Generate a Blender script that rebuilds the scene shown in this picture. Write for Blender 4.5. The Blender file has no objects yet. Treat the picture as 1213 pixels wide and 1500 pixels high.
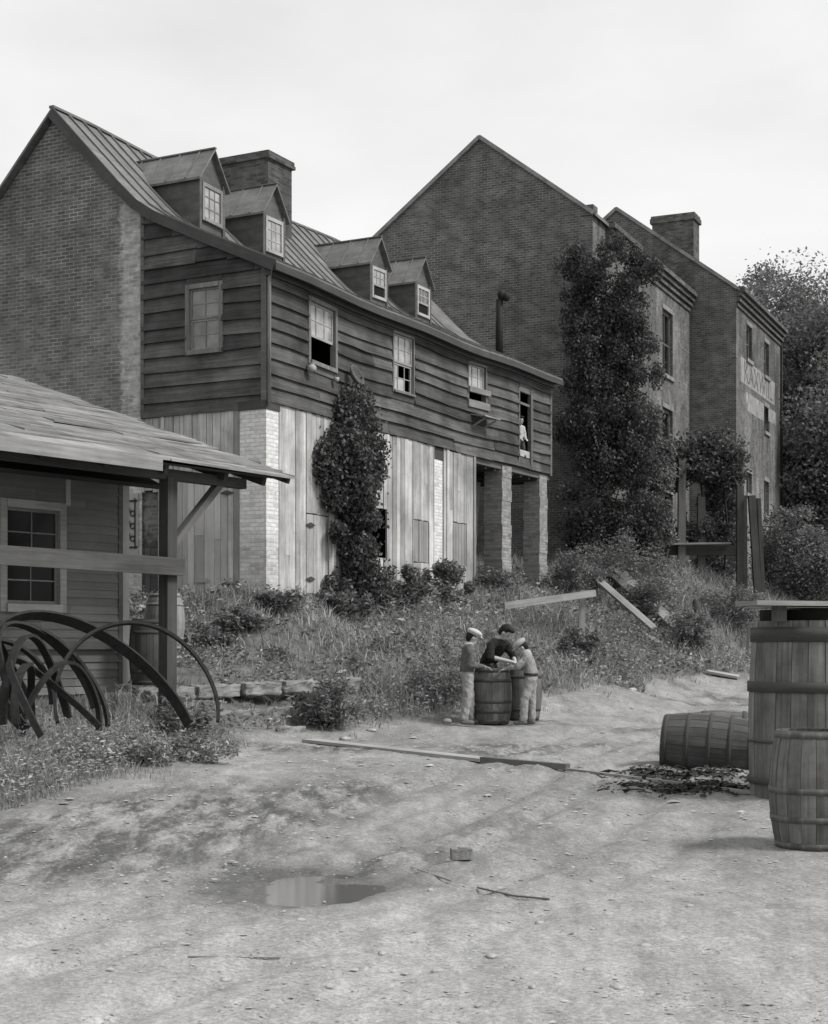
import bpy, math, random
import numpy as np
from mathutils import Vector, Matrix, Euler
R = random.Random(7)
NR = np.random.RandomState(11)
C = bpy.context.scene.collection
rad = math.radians

# ------------------------------------------------------------------ materials
class NT:
    def __init__(s, name, rough=0.9):
        s.m = bpy.data.materials.new(name); s.m.use_nodes = True
        s.t = s.m.node_tree; s.b = s.t.nodes['Principled BSDF']
        s.b.inputs['Roughness'].default_value = rough
        s.b.inputs['Specular IOR Level'].default_value = 0.25
    def n(s, typ, ins=None, **kw):
        nd = s.t.nodes.new(typ)
        for k, v in kw.items(): setattr(nd, k, v)
        for k, v in (ins or {}).items(): s.set(nd.inputs[k], v)
        return nd
    def set(s, sock, v):
        if isinstance(v, bpy.types.NodeSocket): s.t.links.new(v, sock)
        else: sock.default_value = v
    def math(s, op, a, b=0.0, c=None, clamp=False):
        nd = s.n('ShaderNodeMath', operation=op, use_clamp=clamp)
        s.set(nd.inputs[0], a); s.set(nd.inputs[1], b)
        if c is not None: s.set(nd.inputs[2], c)
        return nd.outputs[0]
    def noise(s, vec, scale, detail=4, rough=0.55, sc3=None):
        if sc3 is not None:
            mp = s.n('ShaderNodeMapping', {'Vector': vec, 'Scale': sc3}); vec = mp.outputs[0]
        return s.n('ShaderNodeTexNoise', {'Vector': vec, 'Scale': scale, 'Detail': detail, 'Roughness': rough}).outputs['Fac']
    def ramp(s, fac, a, b, lo=0.0, hi=1.0):
        nd = s.n('ShaderNodeMapRange', {'Value': fac, 'From Min': a, 'From Max': b, 'To Min': lo, 'To Max': hi})
        return nd.outputs[0]
    def mix(s, f, a, b):
        nd = s.n('ShaderNodeMix', data_type='FLOAT')
        s.set(nd.inputs[0], f); s.set(nd.inputs[2], a); s.set(nd.inputs[3], b)
        return nd.outputs[0]
    def uv(s): return s.n('ShaderNodeTexCoord').outputs['UV']
    def obj(s): return s.n('ShaderNodeTexCoord').outputs['Object']
    def isl(s): return s.n('ShaderNodeNewGeometry').outputs['Random Per Island']
    def col(s, v):
        cc = s.n('ShaderNodeCombineColor', {0: v, 1: s.math('MULTIPLY', v, 0.995), 2: s.math('MULTIPLY', v, 0.98)})
        s.t.links.new(cc.outputs[0], s.b.inputs['Base Color'])
    def bump(s, h, strength=0.5, dist=0.02):
        b = s.n('ShaderNodeBump', {'Height': h, 'Strength': strength, 'Distance': dist})
        s.t.links.new(b.outputs[0], s.b.inputs['Normal'])

def m_brick(name, c=0.10, mort=0.16, wash=None, var=0.5, white=0.5, stain=0):
    """wash: list of (u0,u1,v0,v1,amount,soft)"""
    t = NT(name, 0.95); uv = t.uv()
    br = t.n('ShaderNodeTexBrick', {'Vector': uv, 'Color1': (0, 0, 0, 1), 'Color2': (1, 1, 1, 1), 'Mortar': (0.5, 0.5, 0.5, 1), 'Scale': 1.0,
             'Mortar Size': 0.010, 'Mortar Smooth': 0.3, 'Bias': 0.0, 'Brick Width': 0.215, 'Row Height': 0.076})
    mortar = br.outputs['Fac']; rnd = t.n('ShaderNodeSeparateColor', {0: br.outputs['Color']}).outputs[0]
    big = t.noise(uv, 0.35, 5, 0.6); med = t.noise(uv, 2.2, 5, 0.65); fin = t.noise(uv, 30, 3)
    base = t.math('MULTIPLY', t.ramp(rnd, 0, 1, c * (1 - var * .6), c * (1 + var * .8)), t.ramp(big, .3, .7, .8, 1.22))
    base = t.math('MULTIPLY', base, t.ramp(med, .25, .75, .78, 1.25))
    base = t.math('MULTIPLY', base, t.ramp(fin, .2, .8, .8, 1.2))
    base = t.math('MULTIPLY', base, t.ramp(t.noise(uv, 1.0, 5, .65, (1.5, .22, 1)), .32, .68, .78, 1.2)); base = t.math('MULTIPLY', base, t.ramp(t.noise(uv, .16, 3, .5), .4, .6, .88, 1.12))
    mo = t.math('MULTIPLY', t.ramp(med, .3, .7, mort * .45, mort * 1.35), t.ramp(big, .3, .7, .7, 1.25))
    val = t.mix(mortar, base, mo)
    if wash:
        sp = t.n('ShaderNodeSeparateXYZ', {0: uv}); u, v = sp.outputs[0], sp.outputs[1]
        wob = t.math('MULTIPLY', t.math('SUBTRACT', t.noise(uv, 1.1, 6, .7), .5), 1.6)
        wob2 = t.math('MULTIPLY', t.math('SUBTRACT', t.noise(uv, 7, 5, .7), .5), .5)
        uu = t.math('ADD', u, wob2); vv = t.math('ADD', v, wob)
        uu = t.math('ADD', uu, t.math('MULTIPLY', wob, .18))
        tot = None
        for (u0, u1, v0, v1, am, so) in wash:
            a = t.math('MULTIPLY', t.ramp(uu, u0 - so, u0 + so), t.ramp(uu, u1 + so, u1 - so))
            b = t.math('MULTIPLY', t.ramp(vv, v0 - so * 3, v0 + so * 3), t.ramp(vv, v1 + so * 3, v1 - so * 3))
            k = t.math('MULTIPLY', t.math('MULTIPLY', a, b), am)
            tot = k if tot is None else t.math('MAXIMUM', tot, k)
        worn = t.ramp(t.noise(uv, 5, 6, .75), .3, .62, .25, 1.0)
        keep = t.math('MAXIMUM', t.math('MULTIPLY', worn, t.ramp(rnd, 0, 1, .5, 1.0)), t.math('MULTIPLY', mortar, .95))
        wc = t.math('MULTIPLY', t.ramp(t.noise(uv, 9, 4), .2, .8, white * .8, white * 1.15), t.ramp(mortar, 0, 1, 1, .78))
        val = t.mix(t.math('MULTIPLY', tot, keep, clamp=True), val, wc)
    if stain: val = t.math('MULTIPLY', val, t.ramp(t.noise(uv, 1.0, 6, .75, (2.2, .5, 1)), .35, .65, .5, 1.15))
    t.col(val)
    h = t.math('ADD', t.math('MULTIPLY', mortar, -1.0), t.math('MULTIPLY', fin, .5))
    t.bump(h, .6, .012)
    return t.m

def m_wood(name, c0, c1, axis='x', rough=0.85, isl=0.5, knots=True, blotch=0.5, big=.8, spec=.2):
    """weathered boards, grain along UV x or y"""
    t = NT(name, rough); uv = t.uv(); t.b.inputs['Specular IOR Level'].default_value = spec
    sc = (1.2, 26, 1) if axis == 'x' else (26, 1.2, 1)
    sc2 = (.5, 7, 1) if axis == 'x' else (7, .5, 1)
    r = t.isl()
    off = t.n('ShaderNodeCombineXYZ', {0: t.math('MULTIPLY', r, 37.0), 1: t.math('MULTIPLY', r, 91.0), 2: 0.0})
    vec = t.n('ShaderNodeVectorMath', {0: uv, 1: off.outputs[0]}, operation='ADD').outputs[0]
    g = t.noise(vec, 1.0, 6, .65, sc); g2 = t.noise(vec, 1.0, 4, .6, sc2)
    bl = t.noise(uv, big, 5, .65)
    f = t.math('ADD', t.math('MULTIPLY', g, .55), t.math('MULTIPLY', g2, .45))
    v = t.ramp(f, .3, .7, c0, c1)
    v = t.math('MULTIPLY', v, t.ramp(r, 0, 1, 1 - isl * .5, 1 + isl * .5))
    v = t.math('MULTIPLY', v, t.ramp(bl, .28, .72, 1 - blotch * .6, 1 + blotch * .6))
    t.col(v); t.bump(g, .5, .006)
    return t.m

def m_plain(name, c, rough=.8, var=.3, scale=6, spec=.25, metal=0.0, bump=.2, isl=0.0):
    t = NT(name, rough); o = t.obj()
    t.b.inputs['Specular IOR Level'].default_value = spec; t.b.inputs['Metallic'].default_value = metal
    n = t.noise(o, scale, 5, .6); v = t.ramp(n, .25, .75, c * (1 - var), c * (1 + var))
    if isl: v = t.math('MULTIPLY', v, t.ramp(t.isl(), 0, 1, 1 - isl, 1 + isl))
    t.col(v); t.bump(t.noise(o, scale * 6, 4), bump, .01)
    return t.m

def m_leaf(name, c, var=.5, scale=.6, trans=.35):
    t = NT(name, .55); o = t.obj()
    t.b.inputs['Specular IOR Level'].default_value = .35
    n = t.noise(o, scale, 3, .6)
    v = t.math('MULTIPLY', t.ramp(t.isl(), 0, 1, c * (1 - var), c * (1 + var)), t.ramp(n, .3, .7, .7, 1.35))
    cc = t.n('ShaderNodeCombineColor', {0: v, 1: v, 2: v}); t.t.links.new(cc.outputs[0], t.b.inputs['Base Color'])
    tr = t.n('ShaderNodeBsdfTranslucent', {'Color': cc.outputs[0]})
    mx = t.n('ShaderNodeMixShader', {0: trans, 1: t.b.outputs[0], 2: tr.outputs[0]})
    t.t.links.new(mx.outputs[0], t.t.nodes['Material Output'].inputs['Surface'])
    return t.m

def m_glass(name, c=.16, rough=.12):
    t = NT(name, rough); o = t.obj(); t.b.inputs['Specular IOR Level'].default_value = .9
    n = t.noise(o, 3.0, 4, .6); t.col(t.ramp(n, .3, .7, c * .6, c * 1.4)); t.bump(t.noise(o, 6, 2), .15, .01)
    return t.m

def m_roofmetal(name, c):
    t = NT(name, .55); uv = t.uv(); t.b.inputs['Specular IOR Level'].default_value = .4
    a = t.noise(uv, 1.0, 6, .7, (.8, 5, 1)); b = t.noise(uv, 1.4, 6, .7); d = t.noise(uv, 14, 4, .7)
    v = t.math('MULTIPLY', t.ramp(a, .3, .7, c * .65, c * 1.4), t.ramp(b, .3, .7, .65, 1.4))
    v = t.math('MULTIPLY', v, t.ramp(d, .3, .7, .85, 1.15))
    t.col(v); t.bump(b, .2, .01)
    return t.m

def m_ground():
    t = NT('dirt_ground', .95); o = t.obj()
    t.b.inputs['Specular IOR Level'].default_value = .2
    at = t.n('ShaderNodeAttribute', attribute_name='veg').outputs['Fac']
    dm = t.n('ShaderNodeAttribute', attribute_name='damp').outputs['Fac']
    mp = t.n('ShaderNodeMapping', {'Vector': o, 'Rotation': (0, 0, rad(21)), 'Scale': (1, .3, 1)}).outputs[0]
    tr = t.noise(mp, 1.6, 7, .7); tr2 = t.noise(mp, 6, 6, .7)
    big = t.noise(o, .33, 6, .65); med = t.noise(o, 2.4, 6, .7); fin = t.noise(o, 22, 6, .75); vf = t.noise(o, 90, 3, .7)
    v = t.ramp(big, .3, .7, .245, .305)
    v = t.math('MULTIPLY', v, t.ramp(tr, .35, .65, .74, 1.16))
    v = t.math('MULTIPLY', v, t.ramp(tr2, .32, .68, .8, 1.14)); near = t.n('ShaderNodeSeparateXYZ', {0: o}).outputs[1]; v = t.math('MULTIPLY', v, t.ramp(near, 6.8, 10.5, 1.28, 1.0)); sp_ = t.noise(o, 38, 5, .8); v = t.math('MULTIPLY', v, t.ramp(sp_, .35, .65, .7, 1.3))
    v = t.math('MULTIPLY', v, t.ramp(med, .3, .7, .9, 1.1))
    v = t.math('MULTIPLY', v, t.ramp(fin, .3, .7, .8, 1.14)); v = t.math('MULTIPLY', v, t.ramp(t.noise(o, 7, 6, .8), .35, .65, .9, 1.08))
    v = t.math('MULTIPLY', v, t.ramp(vf, .2, .8, .82, 1.18))
    vo = t.n('ShaderNodeTexVoronoi', {'Vector': o, 'Scale': 9.0, 'Randomness': 1.0})
    st = t.ramp(vo.outputs['Distance'], .16, .10)
    pick = t.ramp(t.n('ShaderNodeSeparateColor', {0: vo.outputs['Color']}).outputs[0], .68, .78)
    v = t.mix(t.math('MULTIPLY', t.math('MULTIPLY', st, pick), t.ramp(big, .4, .6, .15, .7)), v, .42)
    dmn = t.math('MULTIPLY', dm, t.ramp(t.noise(mp, 3.5, 7, .75), .42, .56, .0, 1.0), clamp=True); wt = t.n('ShaderNodeAttribute', attribute_name='wet').outputs['Fac']; dmn = t.math('MAXIMUM', dmn, t.math('MULTIPLY', wt, .8))
    v = t.mix(dmn, v, t.math('MULTIPLY', v, .36))
    soil = t.ramp(t.noise(o, 4, 6, .7), .3, .7, .06, .17)
    vm = t.ramp(t.math('ADD', at, t.math('MULTIPLY', t.math('SUBTRACT', med, .5), .9)), .35, .65)
    v = t.mix(vm, v, soil)
    t.col(v)
    rg = t.mix(dmn, .95, .5); t.set(t.b.inputs['Roughness'], rg)
    h = t.math('ADD', t.math('ADD', t.math('MULTIPLY', fin, .4), t.math('MULTIPLY', vf, .25)), t.math('ADD', t.math('MULTIPLY', t.noise(o, 6, 6, .7), 1.0), t.math('MULTIPLY', st, .15)))
    t.bump(h, .7, .03)
    return t.m

M = {}
M['brick'] = m_brick('red_brick_house', .12, .27, var=.35, wash=[(2.7, 3.42, 3.6, 8.9, 1.1, .05), (2.7, 3.55, -2, 3.6, 1.4, .1), (3.3, 8, 3.9, 6.0, .2, .3)], white=.5)
M['brick_in'] = m_brick('inner_brick_wash', .13, .2, wash=[(-5, 20, -5, 20, .75, .1)], white=.42)
M['brick_pillar'] = m_brick('pillar_brick', .15, .07, var=.7, wash=[(-5, 20, -5, 20, .75, .1)], white=.38)
M['brick_corner'] = m_brick('whitewashed_brick', .34, .16, wash=[(-5, 20, 1.9, 20, 1.6, .1), (-5, 20, -5, 20, .9, .1)], white=.68)
M['brick_w2'] = m_brick('warehouse_gable_brick', .10, .23, var=.4)
M['brick_w2f'] = m_brick('warehouse_front_brick', .11, .2, wash=[(-5, 30, -5, 30, .12, .3), (7.2, 8.0, 5, 12.6, .7, .15), (9.5, 10.4, 5, 12, .5, .15), (-1, 1.2, 9, 12.6, .5, .2)], white=.3, stain=1)
M['brick_w3'] = m_brick('far_gable_brick', .10, .21, var=.4)
M['brick_w3f'] = m_brick('far_front_brick', .105, .17, stain=1, wash=[(-5, 30, -5, 6.2, 1.0, .3), (-5, 30, 6.8, 9.2, .12, .3), (1.6, 2.6, 6.5, 10.2, .6, .15), (6.3, 7.6, 6.5, 9.6, .5, .2)], white=.36)
M['chimney'] = m_brick('chimney_brick', .085, .11, var=.6)
M['siding'] = m_wood('dark_clapboard', .026, .115, 'x', isl=.8, blotch=.9, big=1.1)
M['plank'] = m_wood('bleached_planks', .2, .52, 'y', isl=.6, blotch=.75)
M['plankdoor'] = m_wood('pale_door_planks', .27, .45, 'y', isl=.5, blotch=.35)
M['shutter'] = m_wood('grey_shutter', .17, .28, 'y', isl=.3)
M['trimdark'] = m_wood('dark_trim', .05, .11, 'x', isl=.4)
M['trim'] = m_wood('grey_trim', .14, .28, 'y', isl=.4)
M['wframe'] = m_wood('worn_window_frame', .09, .2, 'y', isl=.3)
M['trimx'] = m_wood('pale_trim', .22, .4, 'x', isl=.3)
M['trimx2'] = m_wood('weathered_board', .12, .26, 'x', isl=.3)
M['oldwood'] = m_wood('old_grey_timber', .14, .32, 'x', isl=.4)
M['darkwood'] = m_wood('dark_timber', .035, .08, 'x', isl=.4)
M['midwood'] = m_wood('mid_timber', .07, .15, 'x', isl=.4)
M['railwood'] = m_wood('dark_rail', .045, .11, 'x', isl=.3)
M['shingle'] = m_wood('roof_shingles', .085, .27, 'x', isl=.4, blotch=.9, big=1.3)
M['shedwall'] = m_wood('shed_clapboard', .13, .2, 'x', isl=.25, blotch=.4)
M['shedtrim'] = m_wood('shed_trim', .3, .42, 'y', isl=.2)
M['dormer'] = m_roofmetal('dormer_cladding', .075)
M['roof'] = m_roofmetal('old_metal_roof', .125)
M['roof_dark'] = m_roofmetal('dark_roof_edge', .035)
M['glass'] = m_glass('old_glass', .3)
M['glass_dim'] = m_glass('curtained_glass', .14, .3)
M['glass_dark'] = m_plain('dark_old_glass', .008, .2, spec=.15, bump=.02)
M['black'] = m_plain('interior_shade_black', .008, .95)  # near-black colour standing in for shade inside openings
M['iron'] = m_plain('rusted_black_iron', .018, .75, .65, 14, .3, bump=.8)
M['iron_edge'] = m_plain('iron_hoops', .06, .7, .4, 8)
M['pipe'] = m_plain('sooty_pipe', .012, .7)
M['stave'] = m_wood('barrel_staves', .05, .16, 'y', isl=.5, blotch=.95, big=2.5, spec=.3)
M['stave_dk'] = m_wood('dark_barrel_staves', .035, .09, 'y', isl=.5, blotch=.6, big=2.5, spec=.3)
M['stave_lt'] = m_wood('pale_barrel_staves', .16, .28, 'y', isl=.3, blotch=.4, big=2.5)
M['vat'] = m_wood('vat_staves', .04, .2, 'y', isl=.7, blotch=.8, big=1.6, spec=.3)
M['hoop'] = m_wood('wooden_hoops', .035, .09, 'x', isl=.3)
M['skin'] = m_plain('skin', .36, .6, .1, 12, .3)
M['hair'] = m_plain('dark_hair', .015, .8, .4, 60)
M['cap'] = m_plain('pale_cap_cloth', .42, .95, .15, 30)
M['capdk'] = m_plain('grey_cap_cloth', .33, .95, .15, 30)
M['sweater'] = m_plain('grey_sweater', .12, .95, .2, 20, bump=1.0)
M['blackshirt'] = m_plain('black_shirt', .018, .9, .3, 20)
M['lightshirt'] = m_plain('light_shirt', .25, .95, .15, 16, bump=1.0)
M['whiteshirt'] = m_plain('white_shirt', .4, .9, .1, 16)
M['trousers'] = m_plain('light_trousers', .28, .95, .22, 9, bump=1.0)
M['trousers_dk'] = m_plain('dark_trousers', .05, .95, .25, 9)
M['shoe'] = m_plain('dusty_shoes', .12, .8, .3, 20)
M['collar'] = m_plain('shirt_collar', .38, .9, .1)
M['belt'] = m_plain('belt_leather', .03, .6)
M['stone'] = m_plain('pale_stone', .31, .95, .3, 5, bump=.6, isl=.25)
M['ledge'] = m_plain('weathered_ledge', .2, .95, .45, 3, bump=.9)
M['enamel'] = m_plain('white_enamel', .3, .5, .15, 9)
M['basket'] = m_plain('basket_weave', .12, .9, .5, 30)
M['leaf_vine'] = m_leaf('vine_leaves', .085, .6, .9)
M['leaf_tree'] = m_leaf('tree_leaves', .065, .55, .5)
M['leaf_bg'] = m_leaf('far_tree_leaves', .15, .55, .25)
M['leaf_bush'] = m_leaf('bush_leaves', .15, .55, .8)
M['grass'] = m_leaf('grass_blades', .27, .55, .35, .3)
M['weed'] = m_leaf('weed_leaves', .25, .6, .5, .3)
M['petal'] = m_leaf('white_petals', .62, .15, 1, .2)
M['bark'] = m_plain('bark', .03, .95, .4, 10, bump=.8)
M['rootdk'] = m_plain('dark_litter', .035, .95, .5, 20)

# ------------------------------------------------------------------ mesh builder
class MB:
    def __init__(s): s.v = []; s.f = []; s.uv = []; s.sm = []
    def poly(s, pts, uv=None, smooth=False):
        b = len(s.v); s.v += [tuple(p) for p in pts]; s.f.append(tuple(range(b, b + len(pts)))); s.uv.append(uv); s.sm.append(smooth)
    def raw(s, verts, faces, uvs=None, smooth=False):
        b = len(s.v); s.v += [tuple(p) for p in verts]
        for i, f in enumerate(faces):
            s.f.append(tuple(b + k for k in f)); s.uv.append(uvs[i] if uvs else None); s.sm.append(smooth)
    def hexa(s, p, uvs=None):
        # p: 0-3 bottom loop ccw, 4-7 top loop
        s.raw(p, [(3, 2, 1, 0), (4, 5, 6, 7), (0, 1, 5, 4), (1, 2, 6, 5), (2, 3, 7, 6), (3, 0, 4, 7)], uvs)
    def box(s, x0, x1, y0, y1, z0, z1):
        if x1 < x0: x0, x1 = x1, x0
        if y1 < y0: y0, y1 = y1, y0
        if z1 < z0: z0, z1 = z1, z0
        s.hexa([(x0, y0, z0), (x1, y0, z0), (x1, y1, z0), (x0, y1, z0), (x0, y0, z1), (x1, y0, z1), (x1, y1, z1), (x0, y1, z1)])
    def abox(s, ax, fx, a0, a1, o0, o1, z0, z1):
        """box on a wall. ax 'f': facade (x runs along, outward -y) / 'e': end wall (y runs along, outward -x)"""
        if ax == 'f': s.box(a0, a1, fx - o1, fx - o0, z0, z1)
        else: s.box(fx - o1, fx - o0, a0, a1, z0, z1)
    def bar(s, p, q, w, h, up=(0, 0, 1), roll=0, taper=1.0):
        """beam from p to q with grain UV along its length (u)"""
        p = Vector(p); q = Vector(q); d = (q - p); L = d.length; d.normalize()
        u = Vector(up); sd = d.cross(u)
        if sd.length < 1e-4: sd = d.cross(Vector((1, 0, 0)))
        sd.normalize(); u = sd.cross(d).normalized()
        if roll:
            rm = Matrix.Rotation(roll, 3, d); sd = rm @ sd; u = rm @ u
        P = []
        for c, k in ((p, 1.0), (q, taper)):
            for a, b in ((-1, -1), (1, -1), (1, 1), (-1, 1)): P.append(c + sd * a * w / 2 * k + u * b * h / 2 * k)
        o = R.random() * 10
        side = lambda ww, oo: [(o, oo), (o, oo + ww), (o + L, oo + ww), (o + L, oo)]
        F = [(0, 1, 5, 4), (1, 2, 6, 5), (2, 3, 7, 6), (3, 0, 4, 7), (3, 2, 1, 0), (4, 5, 6, 7)]
        U = [side(w, 0), side(h, w), side(w, w + h), side(h, 2 * w + h), [(0, 0), (w, 0), (w, h), (0, h)], [(0, 0), (w, 0), (w, h), (0, h)]]
        s.raw(P, F, U)
    def prism(s, prof, x0, x1, axis='x'):
        """extrude 2D profile (a,z) along axis x (a=y) or y (a=x)"""
        n = len(prof)
        if axis == 'x': A = [(x0, a, z) for a, z in prof]; B = [(x1, a, z) for a, z in prof]
        else: A = [(a, x0, z) for a, z in prof]; B = [(a, x1, z) for a, z in prof]
        s.raw(A + B, [tuple(range(n - 1, -1, -1)), tuple(range(n, 2 * n))] + [(i, (i + 1) % n, n + (i + 1) % n, n + i) for i in range(n)])
    def tube(s, path, r, n=8, smooth=True):
        path = [Vector(p) for p in path]; rr = r if isinstance(r, (list, tuple)) else [r] * len(path)
        V = []; U = []
        ref = Vector((0.31, 0.17, 0.93))
        for i, p in enumerate(path):
            d = (path[min(i + 1, len(path) - 1)] - path[max(i - 1, 0)]).normalized()
            a = d.cross(ref)
            if a.length < .05: a = d.cross(Vector((1, 0, 0)))
            a.normalize(); b = d.cross(a)
            for k in range(n):
                t = 2 * math.pi * k / n; V.append(p + (a * math.cos(t) + b * math.sin(t)) * rr[i])
        F = []
        for i in range(len(path) - 1):
            for k in range(n): F.append((i * n + k, i * n + (k + 1) % n, (i + 1) * n + (k + 1) % n, (i + 1) * n + k))
        F.append(tuple(range(n - 1, -1, -1))); F.append(tuple((len(path) - 1) * n + k for k in range(n)))
        s.raw(V, F, None, smooth)
    def ellip(s, c, r, nu=16, nv=10, rot=None, smooth=True):
        V = []; c = Vector(c)
        for j in range(nv + 1):
            ph = math.pi * j / nv
            for i in range(nu):
                th = 2 * math.pi * i / nu
                p = Vector((r[0] * math.sin(ph) * math.cos(th), r[1] * math.sin(ph) * math.sin(th), r[2] * math.cos(ph)))
                if rot: p = rot @ p
                V.append(c + p)
        F = [(j * nu + i, j * nu + (i + 1) % nu, (j + 1) * nu + (i + 1) % nu, (j + 1) * nu + i) for j in range(nv) for i in range(nu)]
        s.raw(V, F, None, smooth)
    def build(s, name, mat, parent=None, loc=None, label=None):
        me = bpy.data.meshes.new(name); me.from_pydata(s.v, [], s.f); me.update()
        ul = me.uv_layers.new(name='UVMap')
        data = np.zeros(len(me.loops) * 2, dtype=np.float32)
        k = 0
        for i, p in enumerate(me.polygons):
            p.use_smooth = s.sm[i]
            u = s.uv[i]
            if u is None:
                n = p.normal; ax = 2 if abs(n.z) > .75 else (0 if abs(n.x) > abs(n.y) else 1)
                for vi in p.vertices:
                    c = s.v[vi]
                    if ax == 2: data[k] = c[0]; data[k + 1] = c[1]
                    elif ax == 0: data[k] = c[1]; data[k + 1] = c[2]
                    else: data[k] = c[0]; data[k + 1] = c[2]
                    k += 2
            else:
                for q in u: data[k] = q[0]; data[k + 1] = q[1]; k += 2
        ul.data.foreach_set('uv', data)
        me.materials.append(mat)
        o = bpy.data.objects.new(name, me); C.objects.link(o)
        if parent: o.parent = parent
        if loc: o.location = loc
        if label: o['label'] = label
        return o

def tag(o, label=None, cat=None, group=None, kind=None):
    if label: o['label'] = label
    if cat: o['category'] = cat
    if group: o['group'] = group
    if kind: o['kind'] = kind
    return o
def empty(name, loc, rz=0.0, label=None, cat=None, group=None):
    o = bpy.data.objects.new(name, None); C.objects.link(o); o.location = loc; o.rotation_euler = (0, 0, rz)
    o.empty_display_size = .3
    return tag(o, label, cat, group)
def copy_tree(o, parent=None):
    c = o.copy(); C.objects.link(c); c.parent = parent
    for ch in [x for x in bpy.data.objects if x.parent == o]: copy_tree(ch, c)
    return c
def npmesh(name, V, F, mat, parent=None, nper=None):
    """fast mesh: V (n,3), F (m,k) array"""
    me = bpy.data.meshes.new(name)
    V = np.asarray(V, dtype=np.float32); F = np.asarray(F, dtype=np.int32)
    me.vertices.add(len(V)); me.vertices.foreach_set('co', V.ravel())
    me.loops.add(F.size); me.loops.foreach_set('vertex_index', F.ravel())
    me.polygons.add(len(F)); me.polygons.foreach_set('loop_start', np.arange(len(F), dtype=np.int32) * F.shape[1])
    me.update(calc_edges=True); me.validate()
    me.materials.append(mat)
    o = bpy.data.objects.new(name, me); C.objects.link(o)
    if parent: o.parent = parent
    return o

# ------------------------------------------------------------------ noise / terrain
def vnoise(x, y, seed=0):
    x = np.asarray(x, float); y = np.asarray(y, float)
    xi = np.floor(x).astype(np.int64); yi = np.floor(y).astype(np.int64); xf = x - xi; yf = y - yi
    xf = xf * xf * (3 - 2 * xf); yf = yf * yf * (3 - 2 * yf)
    def h(a, b):
        n = (a * 374761393 + b * 668265263 + seed * 144665) & 0x7fffffff
        n = ((n ^ (n >> 13)) * 1274126177) & 0x7fffffff
        return ((n ^ (n >> 16)) & 0xffff) / 65535.0
    return (h(xi, yi) * (1 - xf) + h(xi + 1, yi) * xf) * (1 - yf) + (h(xi, yi + 1) * (1 - xf) + h(xi + 1, yi + 1) * xf) * yf
def fbm(x, y, sc, seed=0, oct=4):
    s = 0; a = .5; t = 0
    for k in range(oct): s = s + a * vnoise(np.asarray(x) * sc, np.asarray(y) * sc, seed + k * 17); t += a; a *= .5; sc *= 2.03
    return s / t
F_ = 2248.0
def pxX(px, Y): return (px - 606.5) / F_ * Y
zr = lambda Y: float(np.interp(Y, [0, 12, 24, 38, 50, 80], [0, 0, .3, .75, .9, 1.2]))
CP = []
for Y in (2, 8, 12, 16, 20, 24, 30, 38, 46): 
    for dx in (2, 6, 12): CP.append((np.interp(Y, [0, 13, 20, 24, 30, 38, 46], [-6, -3.2, -2.5, 0, 2.9, 6.6, 9.8]) + dx, Y, zr(Y)))
for X, Y in ((-6, 4), (-3, 4), (-9, 8), (-5, 9), (-3, 9), (-1, 13), (-1.5, 17), (-1, 20)): CP.append((X, Y, zr(Y)))
for px, Y, z in [(35, 13.3, .12), (35, 17, .4), (35, 20, .55), (150, 17, .35), (120, 20, .55), (245, 20.3, .52), (300, 20, .28), (400, 22, .3), (600, 23.5, .3),
                 (720, 24, .3), (800, 27, .40), (900, 33, .6), (1000, 37.5, .74), (1090, 42, .8), (185, 22, .75), (215, 21.6, .95), (240, 24, 1.45),
                 (150, 25, 1.2), (35, 26, 1.3), (300, 22.6, .93), (300, 24.5, 1.1), (300, 27, 1.6), (300, 29.3, 2.4), (400, 23.1, .5), (400, 24.2, .9), (400, 26, 1.05), (400, 28.3, 2.2),
                 (390, 29.3, 2.55), (500, 25.5, .9), (500, 27.5, 1.2), (500, 29.5, 1.9), (500, 31.5, 2.35), (600, 26, .7), (600, 30, 1.6), (600, 33.8, 2.35),
                 (690, 37, 2.6), (690, 27.5, .95), (690, 32, 1.8), (735, 38.4, 2.67), (793, 41, 2.95), (800, 31, 1.3), (800, 36, 2.25), (900, 47, 3.9), (900, 40, 2.4), (950, 52, 4.1),
                 (1000, 50, 3.9), (1000, 43, 2.3), (1075, 56, 3.9), (1090, 50, 3.0), (1150, 62, 4.0), (1180, 55, 3.2), (1300, 60, 2.2), (1300, 75, 4), (1250, 48, .95),
                 (700, 55, 3.5), (400, 45, 3.0), (100, 38, 2.8), (-200, 30, 2.0), (-100, 20, .6), (-100, 45, 3), (600, 75, 4.3), (1100, 80, 4.5)]:
    CP.append((pxX(px, Y), Y, z))
CP = np.array(CP, float)
def _k(r2): return np.where(r2 > 1e-9, .5 * r2 * np.log(np.maximum(r2, 1e-9)), 0)
_n = len(CP); _D = ((CP[:, None, :2] - CP[None, :, :2]) ** 2).sum(-1)
_A = np.zeros((_n + 3, _n + 3)); _A[:_n, :_n] = _k(_D) + np.eye(_n) * .6; _A[:_n, _n] = 1; _A[:_n, _n + 1:] = CP[:, :2]; _A[_n, :_n] = 1; _A[_n + 1:, :_n] = CP[:, :2].T
_W = np.linalg.solve(_A, np.concatenate([CP[:, 2], [0, 0, 0]]))
EDX = [-12, -3.4, -2.9, -2.72, -1.86, -.8, .37, 1.06, 2.24, 3.11, 4.1, 5.4, 6.6, 9.0, 13, 60]
EDY = [0, 13.2, 15.2, 19.2, 22.1, 23.1, 24.6, 25.5, 27.4, 28.7, 30.7, 34.8, 37.5, 39.4, 44, 120]
def vegd(X, Y): return np.interp(Y, EDY, EDX) - X
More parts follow.
